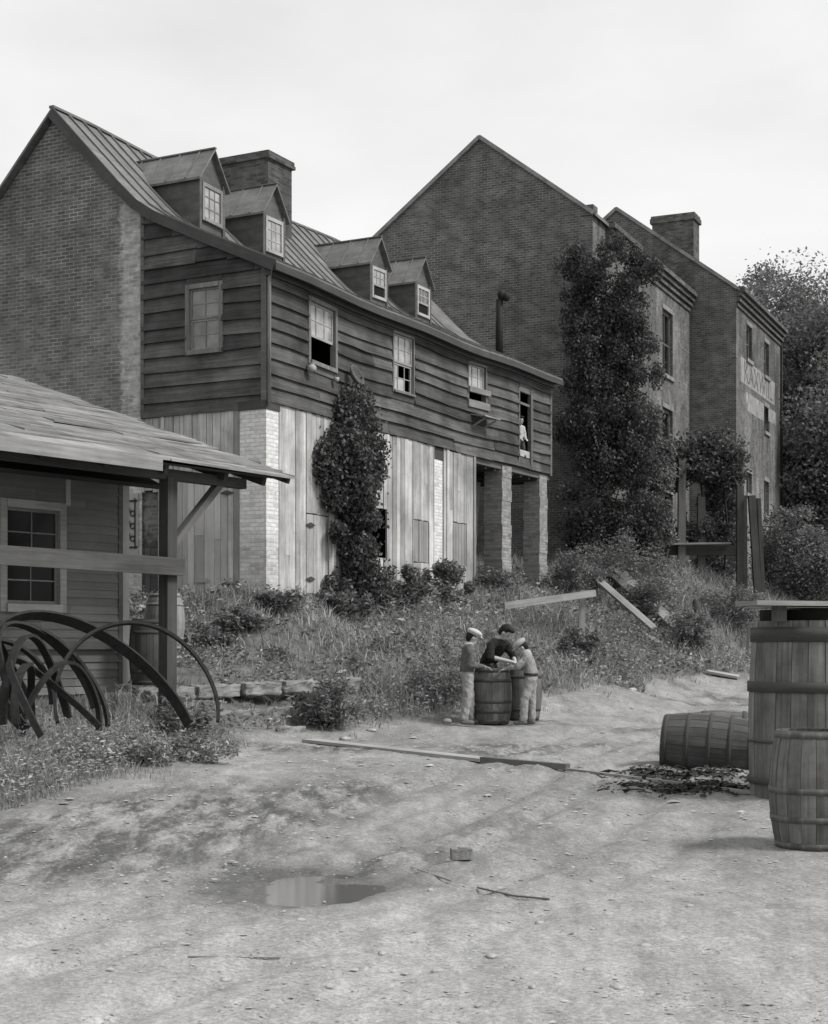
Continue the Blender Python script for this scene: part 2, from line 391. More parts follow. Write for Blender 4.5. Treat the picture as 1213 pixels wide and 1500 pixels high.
def Zf(X, Y):
    X = np.asarray(X, float); Y = np.asarray(Y, float); sh = X.shape; x = X.ravel(); y = Y.ravel(); out = np.zeros(len(x))
    for i in range(0, len(x), 20000):
        a = x[i:i + 20000]; b = y[i:i + 20000]
        r2 = (a[:, None] - CP[None, :, 0]) ** 2 + (b[:, None] - CP[None, :, 1]) ** 2
        out[i:i + 20000] = _k(r2) @ _W[:_n] + _W[_n] + _W[_n + 1] * a + _W[_n + 2] * b
    d = np.sqrt(np.maximum(0, np.maximum(y - 62, 0)) ** 2 + np.maximum(0, np.abs(x) - 25) ** 2 + np.maximum(0, 2 - y) ** 2)
    tgt = np.where(y > 50, 3.9, 1.2); tgt = np.where(x > 14, np.minimum(tgt, 3.2), tgt)
    w = np.clip(d / 12, 0, 1); out = out * (1 - w) + tgt * w
    v = np.clip(vegd(x, y) / .8, 0, 1)
    out = out + (fbm(x, y, .9, 3) - .5) * (.05 + .22 * v) * np.clip(1 - d / 20, .2, 1) + (fbm(x, y, 6, 5, 3) - .5) * (.02 + .05 * v)
    # wheel ruts along the road
    c, s_ = math.cos(rad(21)), math.sin(rad(21)); u = x * c - y * s_ ; w_ = x * s_ + y * c
    for off, wd, dp in ((-4.6, .14, .06), (-3.2, .14, .05), (-5.7, .16, .05), (-4.0, .10, .035), (-5.2, .1, .03), (-2.5, .12, .03)):
        out -= dp * (1 - v) * np.exp(-((u - off + .25 * np.sin(w_ * .4)) / wd) ** 2) * (.4 + fbm(x, y, .8, 31))
    # puddle hollow
    out -= .05 * np.exp(-(((x + .82) / .62) ** 2 + ((y - 10.1) / .85) ** 2) ** 2)
    return out.reshape(sh)
def Z1(X, Y): return float(Zf(np.array([X]), np.array([Y]))[0])

def onground(px, py, dz=0.0):
    Y = np.arange(6, 95, .04); X = (px - 606.5) / F_ * Y; k = np.where(Zf(X, Y) >= 1.5 + (948 - py) / F_ * Y)[0][0]
    return Vector((X[k], Y[k], Z1(X[k], Y[k]) + dz))

def damp(x, y):
    g = lambda cx, cy, rx, ry: np.exp(-((((x - cx) * .93 - (y - cy) * .36) / rx) ** 2 + (((x - cx) * .36 + (y - cy) * .93) / ry) ** 2))
    t = g(-1.6, 12.6, .8, 3.2) + .9 * g(-2.6, 13.4, .5, 2.6) + .9 * g(-1.0, 14.6, .5, 1.8) + 1.2 * g(-.82, 10.2, .75, 1.1) + .6 * g(.3, 11.6, .5, 1.4) + .8 * g(-2.6, 11.2, .7, 1.8) + .6 * g(1.0, 13.5, .4, 1.4)
    t = t + 1.1 * g(3.1, 16.6, .8, .9) + .7 * g(2.6, 15.6, .8, .5)
    t = t + 1.0 * np.clip((fbm(x, y, .45, 77) - .52) * 6, 0, 1) * np.clip((y - 11) / 4, 0, 1)
    return np.clip(t, 0, 1)

PZ = None
def make_ground():
    global PZ
    xs = np.concatenate([np.array([-140, -100, -60, -40, -30, -24, -20, -17, -15]), np.arange(-13, -4.6, .12), np.arange(-4.6, 4.8, .035), np.arange(4.8, 14, .12), np.array([14.5, 15.5, 17, 20, 24, 30, 40, 60, 100, 140])])
    ys = np.concatenate([np.array([-30, -15, -5, 0, 2, 3.5]), np.arange(4.5, 19, .042), np.arange(19, 30, .09), np.arange(30, 52, .2), np.array([52.5, 54, 56, 58, 60, 63, 67, 72, 80, 95, 120, 160, 220, 300])])
    X, Y = np.meshgrid(xs, ys); Zv = Zf(X, Y)
    rd = np.clip(1 - vegd(X, Y), 0, 1) * np.clip((24 - Y) / 6, 0, 1) * (1 - .85 * np.exp(-(((X + .82) / .7) ** 2 + ((Y - 10.1) / .95) ** 2) ** 2)); dmp = damp(X, Y)
    Zv = Zv + rd * ((fbm(X, Y, 5, 201, 3) - .5) * .022 + (fbm(X, Y, 14, 211, 3) - .5) * .012 * (1 + dmp * 1.5) + np.clip(fbm(X, Y, 9, 221, 3) - .62, 0, 1) * .09 * (.25 + dmp))
    PZ = Z1(-.82, 10.1) + .012
    pw = np.exp(-(((X + .78) / .72) ** 2 + ((Y - 10.15) / 1.0) ** 2) ** 2); Zv = Zv * (1 - pw) + (PZ - .004 + (fbm(X, Y, 2.6, 301, 4) - .5) * .075) * pw
    nx = len(xs); ny = len(ys)
    V = np.stack([X, Y, Zv], -1).reshape(-1, 3)
    i = np.arange((ny - 1) * (nx - 1)); r = i // (nx - 1); c = i % (nx - 1); b = r * nx + c
    F = np.stack([b, b + 1, b + nx + 1, b + nx], -1)
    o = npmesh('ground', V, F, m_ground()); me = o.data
    me.polygons.foreach_set('use_smooth', np.ones(len(F), dtype=bool))
    d = vegd(X, Y).ravel()
    a = me.attributes.new('veg', 'FLOAT', 'POINT'); a.data.foreach_set('value', np.clip(.45 + d * .5, 0, 1).astype(np.float32))
    a = me.attributes.new('wet', 'FLOAT', 'POINT'); a.data.foreach_set('value', np.clip(pw * 1.3, 0, 1).ravel().astype(np.float32))
    a = me.attributes.new('damp', 'FLOAT', 'POINT'); a.data.foreach_set('value', damp(X, Y).ravel().astype(np.float32))
    tag(o, 'rutted dirt road and weedy bank rising to the buildings', kind='structure')
make_ground()
# puddle: a water sheet in the hollow
def make_puddle():
    t = NT('puddle_water', .08); t.b.inputs['Specular IOR Level'].default_value = .5
    t.col(.12); t.bump(t.noise(t.obj(), 3, 2), .02, .01)
    zc = PZ
    pts = []
    for k in range(40):
        a = 2 * math.pi * k / 40; rr = .95 + .06 * math.sin(3 * a + 1) + .03 * math.sin(7 * a)
        pts.append((-.78 + .66 * rr * math.cos(a), 10.15 + .92 * rr * math.sin(a), zc))
    m = MB(); m.poly(pts); o = m.build('puddle', t.m); tag(o, 'shallow muddy rain puddle in the wheel rut', kind='structure')
make_puddle()

# ------------------------------------------------------------------ shared wall helpers
def subtract(a0, a1, holes):
    segs = [(a0, a1)]
    for h0, h1 in holes:
        ns = []
        for s0, s1 in segs:
            if h1 <= s0 or h0 >= s1: ns.append((s0, s1)); continue
            if h0 > s0: ns.append((s0, h0))
            if h1 < s1: ns.append((h1, s1))
        segs = ns
    return [q for q in segs if q[1] - q[0] > .02]
def claps(mb, ax, fx, a0, a1, z0, z1, holes, step=.3, out=.058, jit=.024, zlim=None, maxlen=4.5, sgn=1):
    z = z0; k = 0
    while z < z1 - .02:
        st = step * R.uniform(.88, 1.12) if jit > .01 else step; zt = min(z + st, z1)
        hs = [(h[0], h[1]) for h in holes if h[2] < zt - .04 and h[3] > z + .04]
        for s0, s1 in subtract(a0, a1, hs):
            cuts = [s0]; x = s0 + R.uniform(1.5, maxlen)
            while x < s1 - .6: cuts.append(x); x += R.uniform(2, maxlen)
            cuts.append(s1)
            if zlim:
                for lv in (z, zt):
                    q = (lv - zlim[0]) / zlim[1]
                    if s0 + .06 < q < s1 - .06: cuts.append(q)
                cuts.sort()
            for c0, c1 in zip(cuts[:-1], cuts[1:]):
                c0_ = c0; z00 = z + R.uniform(-jit, jit) * .8; z01 = z + R.uniform(-jit, jit) * .8; t0 = zt + .015; t1 = zt + .015
                if zlim:
                    b = zlim
                    if z > b[0]: c0_ = max(c0, (z - b[0]) / b[1])
                    if c0_ > c1 - .05: continue
                    t0 = min(t0, max(z + .01, b[0] + b[1] * c0_)); t1 = min(t1, b[0] + b[1] * c1)
                    z00 = min(z00, t0 - .005)
                if jit > .01 and not zlim and c1 - c0 > 1.1:
                    nn = int((c1 - c0) / .55); oo_ = out + R.uniform(-.004, .014); zb = [min(z00, z01) + R.uniform(-.010, .014) for _ in range(nn + 1)]; ob = [oo_ + R.uniform(-.006, .012) for _ in range(nn + 1)]
                    V_ = []; F_s = []; U_ = []
                    for i in range(nn + 1):
                        aa = c0 + .003 + (c1 - c0 - .006) * i / nn
                        for zz, o_ in ((zb[i], -.02), (zb[i], ob[i]), (zt + .015, .006), (zt + .015, -.02)): V_.append((aa, fx - o_, zz) if ax == 'f' else (fx - o_, aa, zz))
                    for i in range(nn):
                        for q in range(3):
                            f_ = (4 * i + q, 4 * i + 4 + q, 4 * i + 5 + q, 4 * i + 1 + q); f_ = f_ if ax == 'f' else f_[::-1]; F_s.append(f_)
                    F_s += [(0, 1, 2, 3), (4 * nn + 3, 4 * nn + 2, 4 * nn + 1, 4 * nn)]
                    mb.raw(V_, F_s); continue
                o = out + R.uniform(-.004, .012); o1 = o + (R.uniform(0, .025) if R.random() < .15 else 0)
                P = []
                g = .003
                for aa, zz, oo in ((c0_ + g, z00, o), (c1 - g, z01, o1), (c1 - g, z01, -.02), (c0_ + g, z00, -.02), (c0_ + g, t0, .006), (c1 - g, t1, .006), (c1 - g, t1, -.02), (c0_ + g, t0, -.02)):
                    P.append((aa, fx - oo, zz) if ax == 'f' else (fx - oo, aa, zz))
                if ax == 'e': P = [P[1], P[0], P[3], P[2], P[5], P[4], P[7], P[6]]
                mb.hexa(P)
        for hh_ in holes:
            if hh_[2] < zt - .04 and hh_[3] > z + .04:
                for q0, q1 in ((z, hh_[2]), (hh_[3], zt + .01)):
                    if q1 - q0 > .02 and q0 >= z - .001 and q1 <= zt + .02: mb.abox(ax, fx, hh_[0], hh_[1], -.02, out * .6, q0, q1)
        z = zt; k += 1
def vboards(mb, ax, fx, a0, a1, z0, z1, holes=(), w=.16, out=.03, ztj=.02, zbj=.06, gap=.006):
    a = a0
    while a < a1 - .02:
        ww = w * R.uniform(.65, 1.35); b = min(a + ww, a1)
        for h in holes:
            for e in h[:2]:
                if a + .02 < e < b: b = e
        zs = [(z0 - R.uniform(0, zbj), z1 - R.uniform(-ztj, ztj))]
        for h in holes:
            if h[0] < b - .005 and h[1] > a + .005: zs = [q for s0, s1 in zs for q in subtract(s0, s1, [(h[2] + R.uniform(-.01, .01), h[3] + R.uniform(-.01, .01))])]
        o = out + R.uniform(-.008, .012)
        for s0, s1 in zs:
            if s1 - s0 > 1.6 and R.random() < .35:
                m_ = R.uniform(s0 + .5, s1 - .5); mb.abox(ax, fx, a + gap, b - gap, 0, o, s0, m_ - .003); mb.abox(ax, fx, a + gap, b - gap, 0, o + .003, m_, s1)
            else: mb.abox(ax, fx, a + gap, b - gap, 0, o, s0, s1)
        a = b

def window(parent, ax, fx, a0, a1, z0, z1, cols=3, rows=4, glass='glass', depth=.0, frame='wframe', open_frac=0, fw=.07, missing=(), sill=True, name='window', glassz0=None):
    """frame proud of the wall, two sashes set back, panes behind muntins"""
    f = MB(); o1 = .055
    f.abox(ax, fx, a0 - fw, a0, -.08, o1, z0 - fw, z1 + fw); f.abox(ax, fx, a1, a1 + fw, -.08, o1, z0 - fw, z1 + fw)
    f.abox(ax, fx, a0, a1, -.08, o1 + .01, z1, z1 + fw); 
    if sill: f.abox(ax, fx, a0 - .02, a1 + .02, -.08, o1 + .04, z0 - fw, z0)
    wn = f.build(name, M[frame], parent)
    s = MB(); zm = (z0 + z1) / 2; d0, d1 = -.05, -.015
    halves = [(zm, z1)] if open_frac else [(z0, zm), (zm, z1)]
    if open_frac: halves = [(z0 + (z1 - z0) * open_frac, z1)]
    p = MB()
    for hi, (b0, b1) in enumerate(halves):
        dd = .02 if hi and not open_frac else 0
        s.abox(ax, fx, a0, a0 + .04, d0 + dd, d1 + dd, b0, b1); s.abox(ax, fx, a1 - .04, a1, d0 + dd, d1 + dd, b0, b1)
        s.abox(ax, fx, a0 + .04, a1 - .04, d0 + dd, d1 + dd, b0, b0 + .045); s.abox(ax, fx, a0 + .04, a1 - .04, d0 + dd, d1 + dd, b1 - .04, b1)
        rr = max(1, int(round(rows * (b1 - b0) / (z1 - z0))))
        for i in range(1, cols):
            x = a0 + (a1 - a0) * i / cols; s.abox(ax, fx, x - .009, x + .009, d0 + dd + .005, d1 + dd - .006, b0 + .045, b1 - .04)
        for j in range(1, rr):
            z = b0 + (b1 - b0) * j / rr; s.abox(ax, fx, a0 + .04, a1 - .04, d0 + dd + .008, d1 + dd - .009, z - .009, z + .009)
        for i in range(cols):
            for j in range(rr):
                if (hi, i, j) in missing: continue
                x0 = a0 + (a1 - a0) * i / cols; x1 = a0 + (a1 - a0) * (i + 1) / cols; q0 = b0 + (b1 - b0) * j / rr; q1 = b0 + (b1 - b0) * (j + 1) / rr
                p.abox(ax, fx, x0 + .002, x1 - .002, d0 + dd + .01, d0 + dd + .016, q0 + .002, q1 - .002)
    s.build('sash', M['trimx'] if glass == 'glass' else M['trim'], wn); p.build('pane', M[glass], wn)
    return wn

# ------------------------------------------------------------------ THE FRAME HOUSE
HZ = .9   # local parts use heights above the camera's eye (1.5 m)
def house():
    L = (0, 0, -HZ)
    h = empty('frame_house', (-2.81, 29.0, 1.5 + HZ), math.atan2(.886, .463), 'old brick house with dark clapboard upper storey, bleached plank ground floor and four dormers', 'house')
    H0, SL = 7.35, .465
    # main brick body
    m = MB(); prof = [(2.9, -.2), (7.24, -.2), (7.24, 8.66), (5.07, 10.85), (3.3, 9.05), (2.9, 8.66)]
    m.prism(prof, 0, .3, 'x'); m.build('brick_gable_wall', M['brick'], h, L)
    m = MB(); m.prism(prof, 14.7, 15.0, 'x'); m.build('brick_gable_wall', M['brick'], h, L)
    m = MB(); m.box(.3, 14.7, 2.9, 3.2, -.2, 8.6); m.build('brick_back_wall', M['brick_in'], h, L)
    m = MB(); m.box(.3, 14.7, 6.94, 7.24, -.2, 8.6); m.build('brick_back_wall', M['brick'], h, L)
    # iron-scroll shutter on the brick gable beside the shed
    m = MB(); m.abox('e', 0, 2.98, 3.36, 0, .03, 1.75, 3.05); pn = m.build('scroll_panel', M['enamel'], h, L)
    m = MB()
    for yy in (3.04, 3.3): m.bar((-.045, yy, 1.95), (-.045, yy, 2.95), .018, .018)
    for zz in (1.98, 2.9): m.bar((-.045, 2.98, zz), (-.045, 3.36, zz), .02, .03)
    for i, zz in enumerate((2.15, 2.4, 2.65)):
        for k, yy in enumerate((3.1, 3.22)):
            m.tube([(-.045, yy + .055 * math.cos(a * .7), zz + (.07 * k) + .055 * math.sin(a * .7)) for a in range(10)], .011, 5)
    m.build('scroll_ironwork', M['iron'], pn)
    # lean-to: floor, joists, corner posts
    m = MB(); m.box(.04, 13.95, .04, 2.9, 4.62, 4.72)
    for i in range(26): m.box(.3 + i * .54, .38 + i * .54, .08, 2.88, 4.42, 4.615)
    m.build('floor_joists', M['darkwood'], h, L)
    # clapboards
    W1 = (1.57, 2.53, 5.70, 6.88); W2 = (5.04, 5.96, 5.68, 6.92); W3 = (8.82, 9.80, 6.05, 6.91); DR = (11.87, 12.66, 4.95, 6.68)
    m = MB(); claps(m, 'f', 0, 0.06, 13.95, 4.66, 7.33, [(W1[0] - .06, W1[1] + .06, W1[2] - .06, W1[3] + .06), (W2[0] - .06, W2[1] + .06, W2[2] - .06, W2[3] + .06), (W3[0] - .06, W3[1] + .06, W3[2], W3[3] + .06), DR], step=.272)
    m.build('clapboard_siding', M['siding'], h, L)
    WE = (1.03, 1.73, 5.74, 6.93)
    m = MB(); claps(m, 'e', 0, 0.06, 2.88, 4.5, 8.66, [(WE[0] - .06, WE[1] + .06, WE[2] - .06, WE[3] + .06)], step=.3, zlim=(H0 - .03, SL))
    m.build('clapboard_siding', M['siding'], h, L)
    m = MB()   # far end wall of the lean-to
    claps(m, 'e', 13.98, .05, 2.88, 4.66, 8.6, [], step=.3, zlim=(H0 - .03, SL)); m.build('clapboard_siding', M['siding'], h, L)
    # black sheet behind the siding, painted stand-in for unlit rooms
    m = MB(); m.box(.2, 13.8, 1.3, 1.34, 4.72, 7.3); m.build('shade_backing', M['black'], h, L)
    for q in ((-.06, .06, -.06, .06, 4.55, 7.3), (-.05, .04, 2.82, 2.9, 4.5, 8.6), (13.9, 14.02, -.05, .06, 4.62, 7.3)):
        m = MB(); m.box(*q); m.build('corner_board', M['midwood'], h, L)
    m = MB(); m.tube([(-.03, -.11, 4.6), (-.03, -.11, 6.95), (-.05, -.16, 7.1), (-.02, -.3, 7.24)], .035, 8)
    m.build('downpipe', M['trim'], h, L)
    # roofs
    def roofprism(prof, th, t0, t1):
        top = prof; bot = [(a, z - th) for a, z in reversed(prof)]
        m.prism(top + bot, t0, t1, 'x')
    m = MB(); roofprism([(-.32, 7.24), (1.3, 7.97), (2.5, 8.53)], .07, -.16, 14.1)
    roofprism([(2.5, 8.53), (2.95, 8.82), (3.4, 9.25), (5.07, 10.97)], .07, -.16, 15.1)
    roofprism([(5.07, 10.97), (7.5, 8.5)], .07, -.16, 15.1)
    prof = [(-.32, 7.24), (1.3, 7.97), (2.5, 8.53), (2.95, 8.82), (3.4, 9.25), (5.06, 10.97)]
    t = .35
    while t < 14.0:
        te = t + R.uniform(-.03, .03)
        for (a, z), (b, y) in zip(prof[:-1], prof[1:]): m.bar((te, a, z + .02), (te, b, y + .02), .03, .05, (1, 0, 0))
        t += .46
    m.bar((-.16, 5.07, 10.99), (15.1, 5.07, 10.96), .12, .05)
    m.build('metal_roof', M['roof'], h, L)
    m = MB()  # raking fascia and eave moulding
    for (a, z), (b, y) in zip(prof[:-1], prof[1:]): m.bar((-.19, a, z - .1), (-.19, b, y - .1), .2, .045, (0, 0, 1) if False else (1, 0, 0), 0)
    m.build('raking_board', M['roof_dark'], h, L)
    m = MB(); m.box(-.17, 14.1, -.345, -.30, 7.06, 7.2); m.box(-.1, 14.05, -.295, -.05, 7.1, 7.14)
    m.box(-.1, 14.05, -.16, -.055, 7.0, 7.095); m.build('eave_cornice', M['roof_dark'], h, L)
    m = MB(); m.box(-.02, 13.98, -.075, -.04, 6.97, 7.06)
    m.build('frieze_board', M['siding'], h, L)
    # chimney
    m = MB(); m.box(6.55, 7.62, 4.2, 5.7, 9.2, 11.72); m.box(6.48, 7.69, 4.13, 5.77, 11.72, 11.8); m.box(6.5, 7.67, 4.15, 5.75, 11.8, 11.9)
    m.build('chimney', M['chimney'], h, L)
    # dormers
    for di, (ta, tb) in enumerate(((1.47, 2.36), (3.84, 4.72), (8.63, 9.53), (11.04, 11.93))):
        sag = (.0, -.04, -.07, -.1)[di]
        tm = (ta + tb) / 2; ze = 9.72 + sag; zp = 10.32 + sag; s0 = 2.6
        m = MB(); P = [(ta, 8.3), (tb, 8.3), (tb, ze), (tm, zp), (ta, ze)]
        A = [(a, s0, z) for a, z in P]; B = [(a, 4.7, z) for a, z in P]; n = 5
        m.raw(A + B, [(0, 1, 2, 3, 4), (9, 8, 7, 6, 5)] + [(i, n + i, n + (i + 1) % n, (i + 1) % n) for i in range(5)])
        for k in range(4): m.abox('f', s0, ta + .03, tb - .03, 0, .012 + .004 * (k % 2), 9.55 + sag + k * .14, 9.55 + sag + k * .14 + .13) if k < 1 else None
        m.abox('f', s0, ta - .01, ta + .07, 0, .05, 8.4, ze); m.abox('f', s0, tb - .07, tb + .01, 0, .05, 8.4, ze)
        m.abox('f', s0, ta + .08, tb - .08, 0, .02, 8.5, 8.72)
        d = m.build('dormer', M['dormer'], h, L)
        m = MB()
        for sg, te in ((-1, ta), (1, tb)):
            ex = te + sg * .1; ez = ze - .1 * (zp - ze) / ((tb - ta) / 2)
            P = [(tm, s0 - .12, zp + .05), (ex, s0 - .12, ez + .05), (ex, 4.9, ez + .05), (tm, 4.9, zp + .05)]
            Q = [(a, b, c - .05) for a, b, c in P]
            m.hexa(Q + P if sg < 0 else list(reversed(Q)) + list(reversed(P)))
            for k in range(4): 
                yy = s0 + .25 + k * .5; m.bar((tm, yy, zp + .065), (ex, yy, ez + .065), .025, .03, (0, 1, 0))
        m.bar((tm, s0 - .13, zp + .06), (tm, 4.9, zp + .06), .07, .03)
        m.build('dormer_roof', M['roof'], d)
        wz0, wz1 = 8.86 + sag, 9.56 + sag
        m = MB()
        m.abox('f', s0, ta + .12, tb - .12, .0, .02, wz0, wz1); op = di >= 2
        g0 = wz0 + (.28 if op else 0)
        bk = m.build('opening_shade_panel', M['black'], d)  # black panel on the solid front, painted shade of the window recess
        m = MB(); m.abox('f', s0, ta + .17, tb - .17, .022, .03, g0 + .03, wz1 - .05); m.build('pane', M['glass' if di != 3 else 'glass_dim'], d)
        m = MB(); m.abox('f', s0, ta + .09, ta + .16, .02, .06, wz0 - .05, wz1 + .04); m.abox('f', s0, tb - .16, tb - .09, .02, .06, wz0 - .05, wz1 + .04)
        m.abox('f', s0, ta + .16, tb - .16, .02, .055, wz1 - .04, wz1 + .04); m.abox('f', s0, ta + .16, tb - .16, .02, .075, wz0 - .05, wz0 + .02)
        if op: m.abox('f', s0, ta + .16, tb - .16, .02, .05, g0 - .01, g0 + .035)
        for i in (1, 2): x = ta + .16 + (tb - ta - .32) * i / 3; m.abox('f', s0, x - .01, x + .01, .03, .042, g0, wz1)
        for j in (1, 2) if not op else (1,): z = g0 + (wz1 - g0) * j / (3 if not op else 2); m.abox('f', s0, ta + .16, tb - .16, .03, .04, z - .01, z + .01)
        m.build('window_frame', M['trimx' if di != 0 else 'trim'], d)
    # facade windows
    def win(*a, **k): 
        w = window(h, *a, **k); w.location = L; return w
    win('f', 0, W1[0], W1[1], W1[2], W1[3], 3, 4, open_frac=.42, fw=.08)
    win('f', 0, W2[0], W2[1], W2[2], W2[3], 3, 4, missing=((0, 2, 0), (0, 2, 1), (0, 1, 1)), fw=.05)
    w3 = win('f', 0, W3[0], W3[1], W3[2], W3[3], 3, 3, open_frac=.36, fw=.05, sill=False)
    m = MB(); m.abox('f', 0, 8.75, 9.95, .02, .09, 5.86, 6.03); m.build('loose_board', M['trimx2'], h, L); m = MB(); m.abox('f', 0, 8.78, 9.98, .03, .1, 6.22, 6.35)
    m.build('loose_board', M['trimx2'], h, L)
    m = MB()
    m.hexa([(8.95, -.42, 5.62), (9.85, -.42, 5.60), (9.85, -.02, 5.66), (8.95, -.02, 5.68), (8.95, -.42, 5.65), (9.85, -.42, 5.63), (9.85, -.02, 5.69), (8.95, -.02, 5.71)])
    m.bar((9.1, -.02, 5.42), (9.1, -.36, 5.6), .04, .04); m.bar((9.7, -.02, 5.42), (9.7, -.36, 5.58), .04, .04)
    m.build('wall_shelf', M['oldwood'], h, L)
    win('e', 0, WE[0], WE[1], WE[2], WE[3], 2, 4, glass='glass_dim', fw=.09)
    m = MB()  # loading door casing
    m.abox('f', 0, DR[0] - .07, DR[0], -.03, .05, 4.75, 6.72); m.abox('f', 0, DR[1] - .12, DR[1] + .02, -.03, .07, 4.72, 6.74); m.abox('f', 0, DR[0], DR[1] - .12, -.03, .05, 6.62, 6.74)
    m.abox('f', 0, DR[0], DR[1] - .12, .0, .03, 6.3, 6.36)
    m.build('doorway_casing', M['midwood'], h, L)
    m = MB(); m.abox('f', 0, DR[0], DR[1] - .12, -.02, .03, 4.95, 5.12); m.build('door_board', M['trimx'], h, L)
    # ground floor end wall (t=0)
    m = MB(); dh = (.83, 2.14, .95, 3.33)
    vboards(m, 'e', 0, .70, 2.42, .2, 4.56, [(.83, 2.14, .2, 3.33)]); m.build('plank_wall', M['plank'], h, L); m = MB(); vboards(m, 'e', 0, 2.48, 2.88, 3.1, 4.5); m.build('plank_wall', M['plank'], h, L)
    m = MB(); vboards(m, 'e', .03, .85, 2.12, .95, 3.31, w=.19, zbj=.01, ztj=.003, gap=.005)
    m.abox('e', 0, 1.3, 1.6, .035, .05, 1.25, 1.33)
    dr = m.build('plank_door', M['plankdoor'], h, L)
    for zz in (2.95, 1.2):
        m = MB(); m.raw([(-.05, 1.02, zz), (-.05, .84, zz - .05), (-.05, .68, zz), (-.05, .84, zz + .05), (-.062, 1.02, zz), (-.062, .84, zz - .05), (-.062, .68, zz), (-.062, .84, zz + .05)],
              [(0, 1, 2, 3), (7, 6, 5, 4), (0, 4, 5, 1), (1, 5, 6, 2), (2, 6, 7, 3), (3, 7, 4, 0)]); m.build('hinge', M['iron_edge'], dr)
    for q in ((.56, .70, -.02, .04, .2, 4.56), (2.42, 2.47, 0, .05, .2, 4.5)):
        m = MB(); m.abox('e', 0, *q); m.build('door_post', M['trim'], h, L)
    m = MB(); m.abox('e', .06, 2.47, 2.9, -.1, .02, 1.9, 3.1); m.build('peeling_panel', m_brick('peeling_plaster', .05, .06, wash=[(2.45, 2.88, 2.2, 3.0, .5, .05)], white=.4), h, L)
    m = MB(); vboards(m, 'e', .03, 2.3, 2.9, .2, 1.95, w=.2); m.build('lower_boards', M['darkwood'], h, L)
    # white corner pillar
    m = MB(); m.box(-.03, .40, -.04, .56, -.2, 4.5); m.build('corner_pillar', M['brick_corner'], h, L)
    m = MB(); m.box(-.06, .43, -.06, .58, 4.5, 4.66); m.build('sill_beam', M['darkwood'], h, L)
    # ground floor facade planks
    OP = (3.86, 4.73, 1.92, 2.98); P1 = (5.98, 6.76, 1.9, 2.87); P2 = (8.0, 8.72, 1.92, 2.95); WB = (7.02, 7.52)
    m = MB(); holes = [OP, P1, P2, (1.42, 2.3, 1.05, 2.65)]
    vboards(m, 'f', 0, .42, 7.02, -.3, 4.64, holes, w=.17, zbj=.3); m.build('plank_wall', M['plank'], h, L); m = MB(); vboards(m, 'f', 0, 7.52, 9.1, -.3, 4.64, holes, w=.17, zbj=.3)
    m.build('plank_wall', M['plank'], h, L)
    m = MB(); m.abox('f', 0, 9.08, 9.2, -.1, .06, -.2, 4.64); m.build('end_post', M['trim'], h, L)
    m = MB(); m.abox('f', 0, WB[0], WB[1], -.25, -.01, -.2, 4.35); m.build('brick_pier', M['brick_corner'], h, L)
    m = MB(); m.abox('f', 0, WB[0], WB[1], -.2, .0, 4.36, 4.64); m.build('pier_cap', M['darkwood'], h, L)
    for P in (P1, P2):
        m = MB(); vboards(m, 'f', 0, P[0] + .01, P[1] - .01, P[2] + .02, P[3] - .02, w=.13, out=.018, zbj=0, ztj=.003); m.build('window_shutter', M['shutter'], h, L)
    m = MB(); vboards(m, 'f', 0, 1.44, 2.28, 1.07, 2.63, w=.2, out=.02, zbj=.0, ztj=.002); dr = m.build('plank_door', M['plank'], h, L)
    for zz in (2.42, 1.35):
        m = MB(); m.raw([(1.38, -.05, zz), (1.56, -.05, zz - .05), (1.74, -.05, zz), (1.56, -.05, zz + .05), (1.38, -.06, zz), (1.56, -.06, zz - .05), (1.74, -.06, zz), (1.56, -.06, zz + .05)],
              [(3, 2, 1, 0), (4, 5, 6, 7), (0, 1, 5, 4), (1, 2, 6, 5), (2, 3, 7, 6), (3, 0, 4, 7)]); m.build('hinge', M['iron_edge'], dr)
    m = MB(); m.box(3.0, 8.95, .9, .95, -.2, 4.6); m.box(.5, .9, .9, .95, -.2, 4.6); m.build('interior_shade_sheet', M['black'], h, L)  # added black sheets, painted dimness behind the ground-floor openings
    # free brick pillars of the open bay
    def pillar(x0, x1, y0, y1):
        m = MB(); z = .9 - .9; n = int(4.62 / .30); zz = -.2
        while zz < 4.6:
            z2 = min(zz + .3, 4.6); j = .012
            m.box(x0 + R.uniform(-j, j), x1 + R.uniform(-j, j), y0 + R.uniform(-j, j), y1 + R.uniform(-j, j), zz, z2); zz = z2
        m.build('brick_pillar', M['brick_pillar'], h, L)
    pillar(10.85, 11.42, 0, .5); pillar(13.27, 13.8, 0, .46)
    m = MB(); m.box(9.2, 13.95, .02, .2, 4.5, 4.64)
    m.bar((12.9, 1.0, 1.2), (12.5, .7, 4.5), .1, .1); m.build('bay_beam', M['midwood'], h, L)
    m = MB(); vv = [(11.9, 2.0), (12.6, 2.0)]
    m.hexa([(11.7, 1.6, -.1), (12.3, 1.6, -.1), (12.3, 2.2, -.1), (11.7, 2.2, -.1), (11.9, 1.6, 4.5), (13.0, 1.6, 4.5), (13.0, 2.2, 4.5), (11.9, 2.2, 4.5)]); m.build('leaning_pier', M['brick_in'], h, L)
    # stove pipe on the lean-to roof
    m = MB(); m.tube([(12.9, 1.0, 7.6), (12.9, 1.0, 8.7), (12.9, 1.0, 8.72), (12.9, 1.0, 9.3)], [.105, .105, .095, .095], 12)
    m.ellip((12.93, .94, 9.42), (.17, .12, .15)); m.ellip((12.95, .82, 9.36), (.12, .1, .13)); m.build('stove_pipe', M['pipe'], h, L)
    import bmesh
